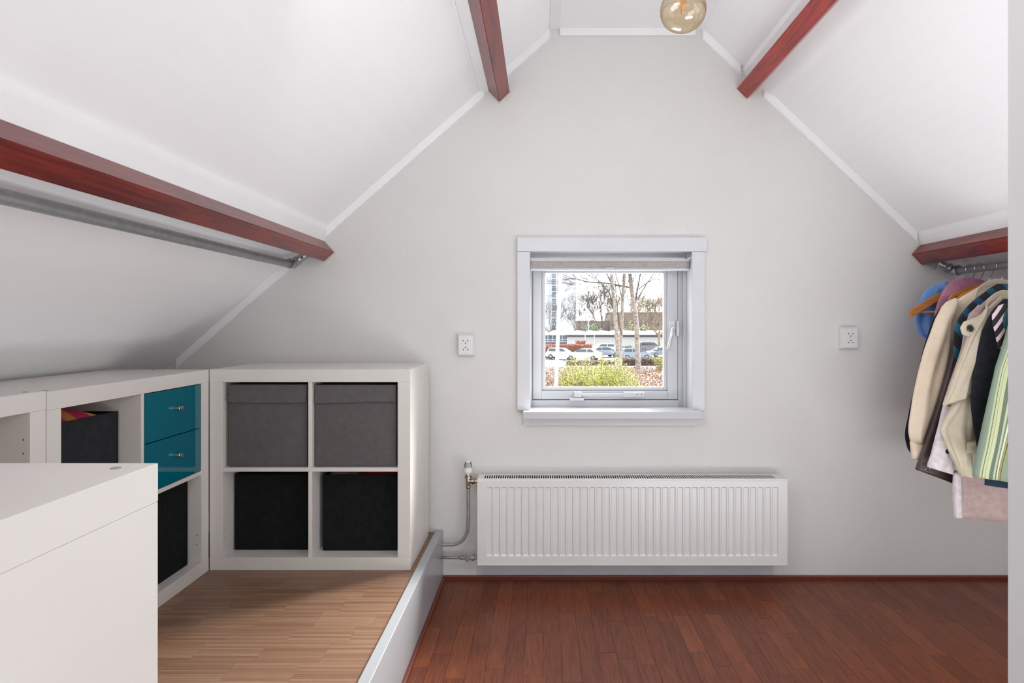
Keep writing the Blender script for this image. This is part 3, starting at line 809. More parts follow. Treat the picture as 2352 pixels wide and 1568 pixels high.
# neck on top
prof = [q for q in prof if q[0] < 0.050 or q[1] > 0.03] + [(0.060, 0.022), (0.075, 0.0185), (0.082, 0.018)]
lathe(bm, bc, (0, 0, 1), prof, 48)
obj('glass_envelope', bm, M_amber, pb, True)
bm = bmesh.new(); lathe(bm, bc + Vector((0, 0, -0.010)), (0, 0, 1), [(0, 0.002), (0.004, 0.004), (0.03, 0.004), (0.055, 0.010), (0.085, 0.012)], 12)
obj('glass_stem', bm, glassy('stem_glass', (0.95, 0.88, 0.72), 0.08), pb, 'a')
M_fil = Mat('orange_filament', (225, 140, 20), 0.5).m
for k in range(4):
    t = 2*math.pi*k/4+0.5
    bm = bmesh.new(); tube(bm, [bc+Vector((math.cos(t)*0.006, math.sin(t)*0.006, -0.006)), bc+Vector((math.cos(t)*0.011, math.sin(t)*0.011, 0.032))], 0.0013, 8)
    obj('filament', bm, M_fil, pb)
bm = bmesh.new(); lathe(bm, bc+Vector((0, 0, 0.078)), (0, 0, 1), [(0, 0.0155), (0.022, 0.0155), (0.024, 0.021), (0.060, 0.021), (0.070, 0.008)], 24)
obj('lamp_holder', bm, M_plastic, pb, 'a')
bm = bmesh.new(); tube(bm, [bc+Vector((0, 0, 0.14)), (bc.x, bc.y, CH+HC-0.02)], 0.003, 8); obj('cord', bm, M_plastic, pb)
bm = bmesh.new(); lathe(bm, (bc.x, bc.y, CH+HC-0.028), (0, 0, 1), [(0, 0.02), (0.006, 0.042), (0.028, 0.045)], 28); obj('ceiling_rose', bm, M_plastic, pb, 'a')
fix(pb)

# ------------------------------------------------------------------ hanging clothes
def interp_rows(rows, n):
    rows = sorted(rows); out = []
    import bisect
    ys = [r[0] for r in rows]
    for i in range(n+1):
        t = ys[0] + (ys[-1]-ys[0])*i/n
        k = min(max(bisect.bisect_right(ys, t)-1, 0), len(ys)-2)
        u = (t-ys[k])/(ys[k+1]-ys[k]); 
        def cr(c):
            p1, p2 = rows[k][c], rows[k+1][c]; p0 = rows[max(k-1, 0)][c]; p3 = rows[min(k+2, len(rows)-1)][c]
            m1 = (p2-p0)/2; m2 = (p3-p1)/2
            return (2*u**3-3*u*u+1)*p1+(u**3-2*u*u+u)*m1+(-2*u**3+3*u*u)*p2+(u**3-u*u)*m2
        out.append((t, cr(1), cr(2)))
    return out
def shell(name, rows, y0, th, m, parent, folds=5, amp=0.006, seed=0, n=34, N=56, taper=0.5, hem=0.0):
    """lofted cloth: rows = (pixel row, left, right) measured at depth y0; th = half thickness.
    hem slants the bottom edge: right side lower by hem metres"""
    rr = random.Random(seed); ph = [rr.uniform(0, 6.28) for _ in range(8)]
    rs = interp_rows(rows, n); bm = bmesh.new(); rings = []; su = bm.verts.layers.float.new('from_left_edge')
    for i, (py, a, b2) in enumerate(rs):
        s = i/n; xa, xb = X(a, y0), X(b2, y0); cx = (xa+xb)/2; hw = max((xb-xa)/2, 0.002); z = Z(py, y0)
        t_ = min(th, hw*0.95) * min(1.0, 0.35 + s*6)
        ring = []
        for k in range(N):
            t = 2*math.pi*k/N; c_, s_ = math.cos(t), math.sin(t)
            ex = 0.75
            dx = math.copysign(abs(c_)**ex, c_)*hw; dy = math.copysign(abs(s_)**0.8, s_)*t_
            f = amp*min(1, s*1.6)*(math.sin(folds*dx/max(hw, .01)*1.9+ph[0]+0.9*math.sin(3*s+ph[4])) + 0.5*math.sin(folds*1.7*dx/max(hw, .01)*2+ph[1]+s*3)) \
                + amp*0.5*math.sin(9*s+ph[2]+3*dx/max(hw,.01))
            dy += f*(1 if s_ < 0 else 0.3)*abs(s_)**0.5
            dz = -hem*(dx/hw*0.5+0.5)*s**2
            v = bm.verts.new((cx+dx+0.3*amp*math.sin(6*s+ph[3])*min(1, s*3), y0+dy, z+dz)); v[su] = dx+hw; ring.append(v)
        rings.append(ring)
    for r0, r1 in zip(rings, rings[1:]):
        for k in range(N): bm.faces.new((r0[k], r0[(k+1)%N], r1[(k+1)%N], r1[k]))
    bm.faces.new(rings[0]); bm.faces.new(rings[-1])
    o = obj(name, bm, m, parent, False)
    me = o.data
    for p_ in me.polygons: p_.use_smooth = len(p_.vertices) == 4
    return o
def band(bm, pts, h, t):
    sp = smoothpath(pts, 6); n = len(sp)-1; rings = []
    for i, p_ in enumerate(sp):
        k = 0.35+0.65*math.sin(math.pi*min(max(i/n, 0.02), 0.98))**0.5; hh = h*k/2
        q = [(-t, -hh), (t, -hh), (t, hh), (-t, hh)]
        rings.append([bm.verts.new(p_+Vector((0, a-(b_*0.35), b_))) for a, b_ in q])
    for r0, r1 in zip(rings, rings[1:]):
        for k in range(4): bm.faces.new((r0[k], r0[(k+1)%4], r1[(k+1)%4], r1[k]))
    bm.faces.new(rings[0]); bm.faces.new(rings[-1])
    bmesh.ops.bevel(bm, geom=list(bm.edges), offset=0.0012, segments=2, affect='EDGES')
def mirror(px, y0):          # pixel of the same point mirrored about the rail
    x_ = X(px, y0); return VX + (2*PRX - x_)/y0*F
def garment(name, label, cat, y0): 
    return thing(name, (PRX, y0, PRZ-0.03), label, cat)
def hanger(y0, label, mat, tip=(0.235, -0.115), bar=True, drop=0.0, thick=0.007):
    h = thing('clothes_hanger', (PRX, y0, PRZ), label, 'hanger', None)
    bm = bmesh.new(); pts = []
    for k in range(15):
        t = -0.35 + (math.pi+0.75)*k/14
        pts.append(Vector((math.cos(t)*0.0215, 0, 0.0+math.sin(t)*0.0215)))
    pts = [Vector((0, 0, -0.075-drop)), Vector((0.0, 0, -0.05)), Vector((0.012, 0, -0.032))] + pts
    tube(bm, smoothpath(pts, 3), 0.0019, 8); obj('hook', bm, M_chrome, h, True)
    bm = bmesh.new()
    for sgn in (-1, 1):
        path = smoothpath([(0, 0, -0.075-drop), (sgn*0.06, 0, -0.088-drop*1.3), (sgn*0.15, 0, -0.125-drop*1.5), (sgn*tip[0], 0, -0.075+tip[1]-drop*1.5)], 6)
        rings = []
        for i, p_ in enumerate(path):
            f = i/(len(path)-1); hh = 0.011+0.006*f; tt = thick*(0.8+0.5*f)
            rings.append([bm.verts.new(p_+Vector(q)) for q in ((0, -tt, -hh), (0, tt, -hh), (0, tt*0.6, hh), (0, -tt*0.6, hh))])
        for r0, r1 in zip(rings, rings[1:]):
            for k in range(4): bm.faces.new((r0[k], r0[(k+1)%4], r1[(k+1)%4], r1[k]))
        bm.faces.new(rings[-1]); bm.faces.new(rings[0])
    obj('shoulder_bar', bm, mat, h, False)
    if bar:
        bm = bmesh.new(); tube(bm, [(-tip[0]*0.93, 0, -0.185), (tip[0]*0.93, 0, -0.185)], 0.0045, 10); obj('trouser_bar', bm, mat, h, True)
    return h
def woodh():
    m = Mat('hanger_beech', (196, 128, 66), 0.35); v = m.coords(scale=(3, 30, 30), rnd=True)
    m.color(m.ramp(m.noise(v, 2, 5), [(0.3, (184, 112, 54)), (0.7, (208, 142, 80))])); return m.m
M_wood = woodh()

M_blue = fabric('blue_velvet', (128, 170, 224), (98, 142, 206), 14, 0.6, 0.7, 0.6, 1.3)
M_pink = fabric('dusty_pink_velvet', (192, 132, 158), (162, 106, 132), 14, 0.6, 0.7, 0.6, 1.3)
M_blackc = fabric('black_cloth', (32, 33, 39), (25, 26, 30), 30)
M_cream = fabric('cream_jersey', (240, 225, 203), (235, 219, 195), 30, 0.4, 0.9, 0, 0.7)
M_leather = Mat('brown_leather', (70, 56, 54), 0.42)
M_leather.bump(M_leather.noise(M_leather.coords(), 90, 5), 0.5, 0.001)
M_leather.color(M_leather.ramp(M_leather.noise(M_leather.coords(), 12, 4), [(0.35, (58, 46, 45)), (0.65, (88, 72, 70))])); M_leather = M_leather.m
M_rose = fabric('rose_wool', (190, 168, 164), (176, 153, 149), 45, 0.5, 0.95, 0.3, 0.8)
M_sherpa = fabric('white_sherpa', (232, 224, 228), (208, 200, 205), 60, 1.0, 0.95, 0.3)
M_trench = fabric('beige_gabardine', (214, 204, 184), (207, 196, 175), 25, 0.4, 0.75, 0, 1.0)
M_char = fabric('charcoal_wool', (47, 49, 56), (38, 40, 46), 40)
M_navy = fabric('navy_cloth', (46, 58, 74), (38, 48, 62), 40)
M_tealc = fabric('dark_teal_cloth', (52, 92, 98), (44, 78, 84), 40)
def plaid():
    m = Mat('teal_plaid', (40, 42, 52), 0.85); 
    a = m.wave(m.coords(rot=(0, math.radians(38), 0)), 5.0, 'X', 0.3); b = m.wave(m.coords(rot=(0, math.radians(38), 0)), 5.5, 'Z', 0.3)
    col = m.ramp(a, [(0.0, (36, 38, 48)), (0.62, (38, 40, 50)), (0.66, (30, 104, 134)), (0.84, (34, 112, 142)), (0.86, (28, 30, 38)), (0.9, (32, 100, 130))])
    m.color(m.mix(m.ramp(b, [(0.6, (0, 0, 0)), (0.68, (170, 170, 170))]), col, srgb(34, 36, 46))); return m.m
def stripes(name, rot, scale, stops):
    m = Mat(name, (100, 100, 100), 0.85); a = m.wave(m.coords(rot=(0, rot, 0)), scale, 'X', 0, 0)
    m.color(m.ramp(a, stops)); m.bump(m.noise(m.coords(), 120, 3), 0.3, 0.001); return m.m
M_plaid = plaid()
M_stripe = stripes('pink_diagonal_stripe', math.radians(-35), 11.0, [(0.0, (34, 32, 38)), (0.60, (36, 34, 40)), (0.66, (206, 140, 130)), (0.76, (226, 208, 214)), (0.95, (214, 190, 200))])
def woven_green():
    m = Mat('green_woven_stripe', (170, 180, 140), 0.9)
    at = m.n('ShaderNodeAttribute', attribute_name='from_left_edge')
    u = m.math('FRACT', m.math('DIVIDE', m.math('ADD', at.outputs['Fac'], 0.010), 0.104), 0)
    Y, W, O, K, G = (186, 193, 154), (208, 212, 192), (150, 146, 96), (40, 38, 36), (138, 156, 138)
    base = m.ramp(u, [(0.0, G), (0.21, Y), (0.255, (120, 130, 100)), (0.275, Y), (0.33, (150, 156, 110)), (0.35, Y), (0.47, G), (0.64, Y), (0.73, G), (0.80, W), (0.86, K), (0.875, O), (0.93, K), (0.95, O)], 'CONSTANT')
    her = m.wave(m.coords(rot=(0, math.radians(40), 0)), 62, 'X', 0, 0)
    hm = m.ramp(u, [(0.0, (150, 150, 150)), (0.19, (0, 0, 0)), (0.46, (255, 255, 255)), (0.635, (0, 0, 0))], 'CONSTANT')
    col = m.mix(m.mix(1.0, hm, m.ramp(her, [(0.42, (255, 255, 255)), (0.6, (0, 0, 0))]), 'MULTIPLY'), base, srgb(58, 62, 56))
    dots = m.wave(m.coords(), 48, 'Z', 0.6, 1)
    dm = m.ramp(u, [(0.0, (0, 0, 0)), (0.245, (200, 200, 200)), (0.27, (0, 0, 0)), (0.745, (230, 230, 230)), (0.79, (0, 0, 0))], 'CONSTANT')
    col = m.mix(m.mix(1.0, dm, m.ramp(dots, [(0.45, (255, 255, 255)), (0.55, (0, 0, 0))]), 'MULTIPLY'), col, srgb(34, 38, 50))
    m.color(col); m.bump(her, 0.3, 0.0008); return m.m
M_green = woven_green()

# (a) blue velvet
y0 = 2.70
g = garment('velvet_top', 'blue velvet top bunched at the wall end of the rail', 'top', y0)
shell('body', [(646, 2166, 2176), (649, 2156, 2195), (654, 2144, 2205), (664, 2128, 2215), (690, 2112, 2225), (720, 2105, 2228), (745, 2103, 2228), (765, 2110, 2225), (785, 2128, 2215)], y0, 0.024, M_blue, g, 7, 0.006, 1, taper=1)
fix(g)
hanger(2.655, 'beech hanger whose left end sticks out in front of the blue velvet', M_wood, (0.262, -0.118))
y0 = 2.60
g = garment('velvet_top', 'dusty pink velvet top on the rail next to the blue one', 'top', y0)
shell('body', [(635, 2212, 2222), (637, 2202, 2240), (645, 2184, 2262), (660, 2172, 2275), (680, 2160, 2290), (700, 2152, 2300), (730, 2146, 2310), (800, 2150, 2310), (900, 2150, 2310)], y0, 0.024, M_pink, g, 6, 0.005, 2)
fix(g)
y0 = 2.53
g = garment('black_coat', 'black coat mostly hidden behind the cream sweater', 'coat', y0)
shell('body', [(665, 2245, 2250), (672, 2222, 2300), (690, 2188, mirror(2188, y0)), (720, 2172, mirror(2172, y0)), (800, 2165, mirror(2165, y0)), (1000, 2160, mirror(2160, y0))], y0, 0.022, M_blackc, g, 5, 0.005, 3)
shell('sleeve', [(678, 2202, 2206), (683, 2190, 2212), (700, 2166, 2205), (735, 2143, 2195), (800, 2122, 2180), (900, 2100, 2150), (960, 2087, 2140), (1000, 2080, 2130), (1030, 2086, 2120), (1042, 2094, 2118)], y0-0.012, 0.020, M_blackc, g, 3, 0.003, 4)
fix(g)
hanger(2.475, 'beech hanger carrying the cream sweater', M_wood, (0.215, -0.10), bar=False)
y0 = 2.455
g = garment('cream_sweater', 'cream sweater with its long sleeve hanging down in front', 'sweater', y0)
shell('body', [(643, 2280, 2330), (652, 2258, 2352), (680, 2212, mirror(2212, y0)), (700, 2185, mirror(2185, y0)), (740, 2172, mirror(2172, y0)), (830, 2172, mirror(2172, y0)), (960, 2160, mirror(2160, y0)), (1020, 2158, mirror(2158, y0))], y0, 0.020, M_cream, g, 4, 0.005, 5)
shell('sleeve', [(684, 2192, 2196), (687, 2183, 2200), (693, 2174, 2201), (704, 2164, 2198), (735, 2149, 2186), (800, 2126, 2181), (880, 2106, 2165), (950, 2093, 2149), (990, 2088, 2133), (1014, 2092, 2122)], y0-0.022, 0.022, M_cream, g, 2.2, 0.008, 6, N=40)
cf = shell('cuff', [(1013, 2090.5, 2123), (1030, 2093, 2121), (1054, 2095.5, 2117)], y0-0.022, 0.019, M_cream, g, 1, 0.001, 7, n=6, N=32)
tube_pts = [P(2240, 684, 2.435), P(2244, 668, 2.425), P(2264, 654, 2.42), P(2292, 646, 2.425), P(2330, 652, 2.435)]
bm = bmesh.new(); band(bm, tube_pts, 0.024, 0.003); obj('collar', bm, M_cream, g)
fix(g)
y0 = 2.40
g = garment('leather_jacket', 'brown leather jacket, only its hem and sleeve showing low down', 'jacket', y0)
shell('sleeve', [(730, 2206, 2212), (780, 2192, 2212), (850, 2174, 2204), (920, 2154, 2195), (980, 2136, 2190), (1030, 2120, 2190), (1060, 2109, 2190), (1078, 2106, 2190)], y0, 0.018, M_leather, g, 2, 0.003, 9, hem=0.055)
shell('hem_band', [(1060, 2107.5, 2191), (1078, 2103.5, 2192)], y0-0.001, 0.0205, M_leather, g, 1, 0.001, 9, n=5, hem=0.055)
shell('body', [(700, 2230, 2300), (760, 2215, 2330), (900, 2200, 2352), (1050, 2195, 2360), (1085, 2195, 2360)], y0+0.006, 0.014, M_leather, g, 3, 0.003, 10)
bm = bmesh.new(); c0 = P(2131, 1076, y0-0.021)
for k in range(1): tube(bm, [c0+Vector((math.cos(t)*0.008, 0, math.sin(t)*0.008)) for t in [2*math.pi*q/16 for q in range(17)]], 0.0016, 6)
obj('buckle', bm, M_nickel, g)
fix(g)
y0 = 2.365
g = garment('plaid_shirt', 'dark shirt with teal blue checks, shoulder showing over the rose coat', 'shirt', y0)
shell('body', [(652, 2290, 2352), (662, 2272, 2375), (690, 2236, mirror(2236, y0)), (715, 2212, mirror(2212, y0)), (745, 2195, mirror(2195, y0)), (800, 2190, mirror(2190, y0)), (980, 2192, mirror(2192, y0))], y0, 0.016, M_plaid, g, 4, 0.003, 11)
fix(g)
y0 = 2.315
g = garment('rose_coat', 'long rose wool coat reaching lowest on the rail', 'coat', y0)
shell('body', [(668, 2300, 2352), (680, 2275, 2380), (710, 2242, mirror(2242, y0)), (740, 2222, mirror(2222, y0)), (800, 2212, mirror(2212, y0)), (950, 2200, mirror(2200, y0)), (1080, 2190, mirror(2190, y0)), (1188, 2192, mirror(2192, y0))], y0, 0.020, M_rose, g, 5, 0.007, 12, hem=0.03)
shell('sleeve', [(700, 2246, 2262), (720, 2228, 2255), (770, 2214, 2250), (800, 2208, 2248), (850, 2192, 2240), (900, 2176, 2225), (930, 2168, 2215)], y0-0.014, 0.016, M_rose, g, 2, 0.003, 13)
cf = shell('fleece_cuff', [(925, 2168, 2215), (960, 2160, 2212), (1000, 2150, 2204), (1040, 2141, 2196), (1072, 2131, 2188)], y0-0.014, 0.0185, M_sherpa, g, 2, 0.003, 14, hem=0.028); cf['label'] = 'white fleece cuff'
cf = shell('fleece_edge', [(1085, 2190.5, 2206), (1120, 2189.5, 2206), (1188, 2191.5, 2208)], y0-0.012, 0.014, M_sherpa, g, 1, 0.001, 15, n=14); cf['label'] = 'white fleece front edge'
bm = bmesh.new(); lathe(bm, P(2176, 1036, y0-0.034), (0, -1, 0.1), [(0, 0.009), (0.003, 0.009), (0.004, 0.006)], 14); obj('button', bm, M_black, g, 'a')
fix(g)
y0 = 2.255
g = garment('trench_coat', 'beige trench coat with buttoned shoulder tab and wrinkled sleeve', 'coat', y0)
shell('body', [(674, 2305, 2352), (690, 2286, 2385), (715, 2262, mirror(2262, y0)), (745, 2246, mirror(2246, y0)), (800, 2238, mirror(2238, y0)), (950, 2226, mirror(2226, y0)), (1060, 2228, mirror(2228, y0)), (1085, 2230, mirror(2230, y0))], y0, 0.018, M_trench, g, 5, 0.008, 16)
shell('sleeve', [(706, 2268, 2272), (712, 2260, 2275), (735, 2243, 2270), (770, 2226, 2262), (800, 2216, 2255), (850, 2197, 2240), (905, 2176, 2230), (932, 2165, 2226)], y0-0.022, 0.020, M_trench, g, 2.4, 0.007, 17, n=40, hem=-0.045)
shell('folded_sleeve_end', [(905, 2196, 2234), (940, 2182, 2236), (975, 2166, 2239), (988, 2163, 2240), (1010, 2171, 2243), (1050, 2186, 2240), (1078, 2197, 2234), (1093, 2203, 2229)], y0-0.012, 0.018, M_trench, g, 2.6, 0.009, 27, n=40)
# epaulette with button
bm = bmesh.new(); pts = [P(2206, 752, y0-0.035), P(2214, 738, y0-0.035), P(2242, 728, y0-0.03), P(2285, 700, y0-0.022), P(2292, 716, y0-0.022), P(2253, 755, y0-0.03), P(2226, 772, y0-0.037), P(2211, 768, y0-0.037)]
f_ = bm.faces.new([bm.verts.new(p_) for p_ in pts]); ex = bmesh.ops.extrude_face_region(bm, geom=[f_])
for v in [q for q in ex['geom'] if isinstance(q, bmesh.types.BMVert)]: v.co += Vector((0, 0.004, -0.001))
bmesh.ops.bevel(bm, geom=list(bm.edges), offset=0.0012, segments=2, affect='EDGES')
obj('epaulette', bm, M_trench, g)
bm = bmesh.new(); lathe(bm, P(2228, 754, y0-0.037), (0, -1, 0.1), [(0, 0.0125), (0.003, 0.0125), (0.0045, 0.0105), (0.0035, 0.009), (0.0035, 0.0001)], 20)
obj('button', bm, Mat('dark_horn_button', (58, 56, 50), 0.25).m, g)
shell('belt_tab', [(1013, 2208, 2248), (1025, 2207, 2248), (1038, 2208, 2248)], y0-0.024, 0.020, M_trench, g, 1, 0.0008, 18, n=6)
bm = bmesh.new(); band(bm, [P(2268, 712, 2.23), P(2266, 696, 2.225), P(2284, 680, 2.22), P(2305, 672, 2.22), P(2335, 678, 2.225)], 0.022, 0.003); obj('collar', bm, M_trench, g)
fix(g)
y0 = 2.205
g = garment('charcoal_coat', 'plain charcoal coat between the trench coat and the green woven one', 'coat', y0)
shell('body', [(686, 2305, 2365), (705, 2286, 2385), (725, 2272, mirror(2272, y0)), (760, 2257, mirror(2257, y0)), (820, 2244, mirror(2244, y0)), (880, 2233, mirror(2233, y0)), (930, 2229, mirror(2229, y0)), (1000, 2238, mirror(2238, y0)), (1040, 2246, mirror(2246, y0))], y0, 0.020, M_char, g, 5, 0.008, 19)
fix(g)
y0 = 2.165
g = garment('navy_skirt', 'navy blue skirt whose hem shows under the green woven coat', 'skirt', y0)
shell('body', [(820, 2300, 2400), (950, 2275, 2420), (1113, 2262, 2440)], y0, 0.013, M_navy, g, 3, 0.003, 20, hem=0.04)
fix(g)
y0 = 2.16
g = garment('striped_scarf', 'black scarf with pink and white slanting stripes', 'scarf', y0)
shell('body', [(697, 2306, 2312), (701, 2294, 2330), (714, 2281, 2335), (735, 2279, 2330), (770, 2286, 2318), (800, 2292, 2304)], y0-0.030, 0.005, M_stripe, g, 2, 0.0008, 21)
fix(g)
y0 = 2.125
g = garment('teal_top', 'dark teal top just showing between the striped scarf and the partition', 'top', y0)
shell('body', [(700, 2322, 2400), (712, 2310, 2430), (735, 2303, 2440), (760, 2309, 2440), (900, 2318, 2440)], y0, 0.010, M_tealc, g, 3, 0.002, 24)
fix(g)
y0 = 2.09
g = garment('green_coat', 'pale green woven striped coat nearest the partition wall', 'coat', y0)
shell('body', [(690, 2345, 2420), (730, 2322, 2440), (770, 2309, 2460), (800, 2299, 2470), (840, 2286, 2480), (930, 2268, 2490), (1010, 2251, 2500), (1092, 2234, 2520)], y0, 0.022, M_green, g, 4, 0.009, 22, hem=0.075)
fix(g)
for y0, lb in ((2.70, 'hanger of the blue velvet top'), (2.53, 'wire hook hanger of the black coat'), (2.42, 'hanger between the cream sweater and checked shirt'), (2.325, 'hanger of the rose coat'), (2.255, 'hanger of the beige trench coat'), (2.165, 'hanger nearest the partition wall')):
    pass
M_wood2 = M_wood
hanger(2.60, 'beech hanger inside the dusty pink velvet top', M_wood, (0.18, -0.10), bar=False)
hanger(2.545, 'beech hanger inside the black coat', M_wood, (0.17, -0.10), bar=False)
hanger(2.37, 'beech hanger inside the teal checked shirt', M_wood, (0.17, -0.10), bar=False, drop=0.05)
hanger(2.315, 'beech hanger inside the rose coat', M_wood, (0.17, -0.10), bar=False, drop=0.05)
hanger(2.255, 'beech hanger inside the beige trench coat', M_wood, (0.15, -0.10), bar=False, drop=0.05)

# ------------------------------------------------------------------ outside
GZ = CH - 4.6
ALB = 0.24            # outdoor things are darker than they look against the bright sky
def gy(px, y, dz=0): return Vector((X(px, y), y, GZ+dz))
ALB = 0.18
def ground_mat():
    m = Mat('leaf_litter_ground', (150, 110, 90), 0.95); v = m.coords()
    a = m.noise(v, 2.2, 8, 0.75); b = m.noise(v, 0.25, 3)
    col = m.ramp(a, [(0.3, (92, 66, 54)), (0.45, (150, 108, 88)), (0.58, (176, 138, 116)), (0.72, (128, 132, 92))])
    m.color(m.mix(m.ramp(b, [(0.45, (0, 0, 0)), (0.6, (160, 160, 160))]), col, srgb(150, 136, 120))); return m.m
tag(obj('ground', B(-120, 160, 14, 66, GZ-0.2, GZ), ground_mat()), 'leaf-strewn verge outside the window', kind='structure')
ALB = 0.2
tag(obj('ground_parking', B(-160, 220, 66, 400, GZ-0.25, GZ-0.02), paint('asphalt', (150, 150, 152), 0.9, 14)), 'grey parking area outside', kind='structure')
tag(obj('ground_path', B(-8, X(1291, 62), 57, 65.5, GZ, GZ+0.03), paint('pale_paving', (190, 188, 186), 0.9, 14)), 'pale paved strip at the left outside', kind='structure')
bm = bmesh.new()
for i in range(9000):
    yy = R.uniform(40, 64); xx = R.uniform(X(1235, yy), X(1540, yy)); s = R.uniform(0.03, 0.08); a = R.uniform(0, 6.28); q = R.uniform(-.06, .06)
    bm.faces.new([bm.verts.new((xx+math.cos(a+k*1.57)*s*(1 if k % 2 else 0.6), yy+math.sin(a+k*1.57)*s, GZ+0.03+(q if k % 2 else -q)+0.03)) for k in range(4)])
ll = Mat('fallen_leaves', (190, 140, 110), 0.9); ll.color(ll.ramp(ll.noise(ll.coords(), 9, 2), [(0.35, (156, 92, 60)), (0.5, (206, 140, 100)), (0.62, (222, 176, 138)), (0.7, (176, 88, 64))]))
tag(obj('fallen_leaves', bm, ll.m), 'scattered brown fallen leaves on the verge', 'leaves', kind='stuff')

ALB = 0.4
def bark(name, c1, c2, sc_=(1, 1, 1)):
    m = Mat(name, c1, 0.9); m.color(m.ramp(m.noise(m.coords(scale=sc_), 3.0, 6, 0.7), [(0.36, c2), (0.5, c1), (0.75, tuple(min(255, c+14) for c in c1))])); return m.m
M_birch = bark('pale_bark', (186, 172, 160), (110, 96, 86), (1, 1, 3))
M_twig = bark('grey_twigs', (112, 100, 92), (80, 70, 64))
M_twig2 = bark('tan_twigs', (164, 144, 112), (120, 102, 78))
M_twig3 = bark('dark_twigs', (112, 100, 90), (84, 74, 68))
def grow(bm, p, d, L, r, lvl, rr, spread=0.6, up=0.25, kids=3, ratio=0.74, minr=0.012):
    pts = [p]; q = p.copy(); dd = d.copy(); seg = 3
    for i in range(seg):
        dd = (dd + Vector((rr.gauss(0, .12), rr.gauss(0, .12), rr.gauss(0, .08)+0.04))).normalized()
        q = q + dd*(L/seg); pts.append(q.copy())
    r1 = max(r*0.62, minr)
    tube(bm, pts, [r + (r1-r)*i/seg for i in range(seg+1)], 3 if lvl < 4 else 5, caps=False)
    if lvl <= 0: return
    for k in range(kids):
        t = rr.uniform(0.45, 1.0) if k else 1.0
        b2 = pts[0].lerp(pts[-1], t) if t < 1 else pts[-1]
        a_ = Vector((rr.gauss(0, 1), rr.gauss(0, 1), rr.gauss(0, 0.6))); a_ = (a_ - dd*a_.dot(dd)).normalized()
        nd = (dd + a_*spread*rr.uniform(0.6, 1.3) + Vector((0, 0, up))).normalized()
        grow(bm, b2, nd, L*ratio*rr.uniform(0.8, 1.15), r1*rr.uniform(0.7, 0.95), lvl-1, rr, spread, up, kids, ratio, minr)
def tree(base, trunk_pts, rad, limbs, mt, mb, label, seed, name='bare_tree'):
    rr = random.Random(seed)
    t = thing(name, base, label, 'tree')
    bm = bmesh.new(); tp = smoothpath(trunk_pts, 5); n = len(tp)
    tube(bm, tp, [rad[0]*(1+0.35*max(0, 1-i/3)) + (rad[1]-rad[0])*i/(n-1) for i in range(n)], 10); obj('trunk', bm, mt, t, True)
    bm = bmesh.new()
    for path, r_, lvl, L in limbs:
        path = smoothpath(path, 4); n = len(path)
        tube(bm, path, [r_ + (r_*0.35-r_)*i/(n-1) for i in range(n)], 6)
        for i in range(2, n, 1):
            dd = (path[i]-path[i-1]).normalized(); a_ = Vector((rr.gauss(0, 1), rr.gauss(0, 1), rr.gauss(0, .7))); a_ = (a_-dd*a_.dot(dd)).normalized()
            grow(bm, path[i], (dd+a_*0.8+Vector((0, 0, .15))).normalized(), L*rr.uniform(0.6, 1.1), r_*0.38, lvl, rr, 0.55, 0.12, 3, 0.72, 0.016)
    obj('branches', bm, mb, t)
    fix(t); return t
Y1 = 55.0
p = lambda a, b2, y=Y1: P(a, b2, y)
tree(gy(1424, Y1), [gy(1424, Y1, -0.1), p(1420, 820), p(1417, 775), p(1411, 700), p(1405, 635), p(1402, 560), p(1400, 470)], (0.21, 0.13),
     [([p(1411, 705), p(1397, 670), p(1370, 640), p(1335, 605), p(1320, 575)], 0.065, 2, 1.3),
      ([p(1406, 650), p(1392, 625), p(1380, 590), p(1375, 540)], 0.06, 2, 1.2),
      ([p(1413, 725), p(1400, 690), p(1378, 665), p(1350, 655)], 0.05, 2, 1.0)], M_birch, M_twig, 'leftmost of the three pale trunks in the verge', 21)
tree(gy(1424, Y1+1.5), [p(1423, 861, Y1+1.5), p(1424, 810, Y1+1.5), p(1427, 760, Y1+1.5), p(1430, 690, Y1+1.5), p(1434, 630, Y1+1.5), p(1437, 560, Y1+1.5), p(1440, 480, Y1+1.5)], (0.17, 0.12),
     [([p(1430, 690), p(1420, 650), p(1411, 615), p(1408, 560)], 0.06, 2, 1.0), ([p(1432, 680), p(1442, 650), p(1452, 610), p(1458, 560)], 0.045, 2, 1.0),
      ([p(1428, 770), p(1419, 720), p(1414, 660), p(1411, 620)], 0.07, 1, 0.7)], M_birch, M_twig, 'middle and slimmest of the three pale trunks', 22)
tree(gy(1466, 57), [p(1466, 858, 57), p(1466, 845, 57), p(1464, 800, 57), p(1462, 750, 57), p(1457, 700, 57), p(1450, 660, 57), p(1446, 620, 57), p(1443, 550, 57)], (0.26, 0.15),
     [([p(1459, 702, 57), p(1463, 670, 57), p(1470, 635, 57), p(1478, 590, 57)], 0.10, 2, 1.3),
      ([p(1448, 660, 57), p(1420, 655, 57), p(1390, 650, 57), p(1350, 647, 57), p(1320, 640, 57), p(1290, 643, 57)], 0.09, 2, 1.3),
      ([p(1466, 665, 57), p(1485, 650, 57), p(1510, 640, 57), p(1530, 660, 57)], 0.055, 2, 1.3),
      ([p(1464, 690, 57), p(1480, 660, 57), p(1500, 630, 57), p(1520, 590, 57)], 0.06, 2, 1.4)], M_birch, M_twig, 'rightmost and thickest of the three pale trunks', 23)
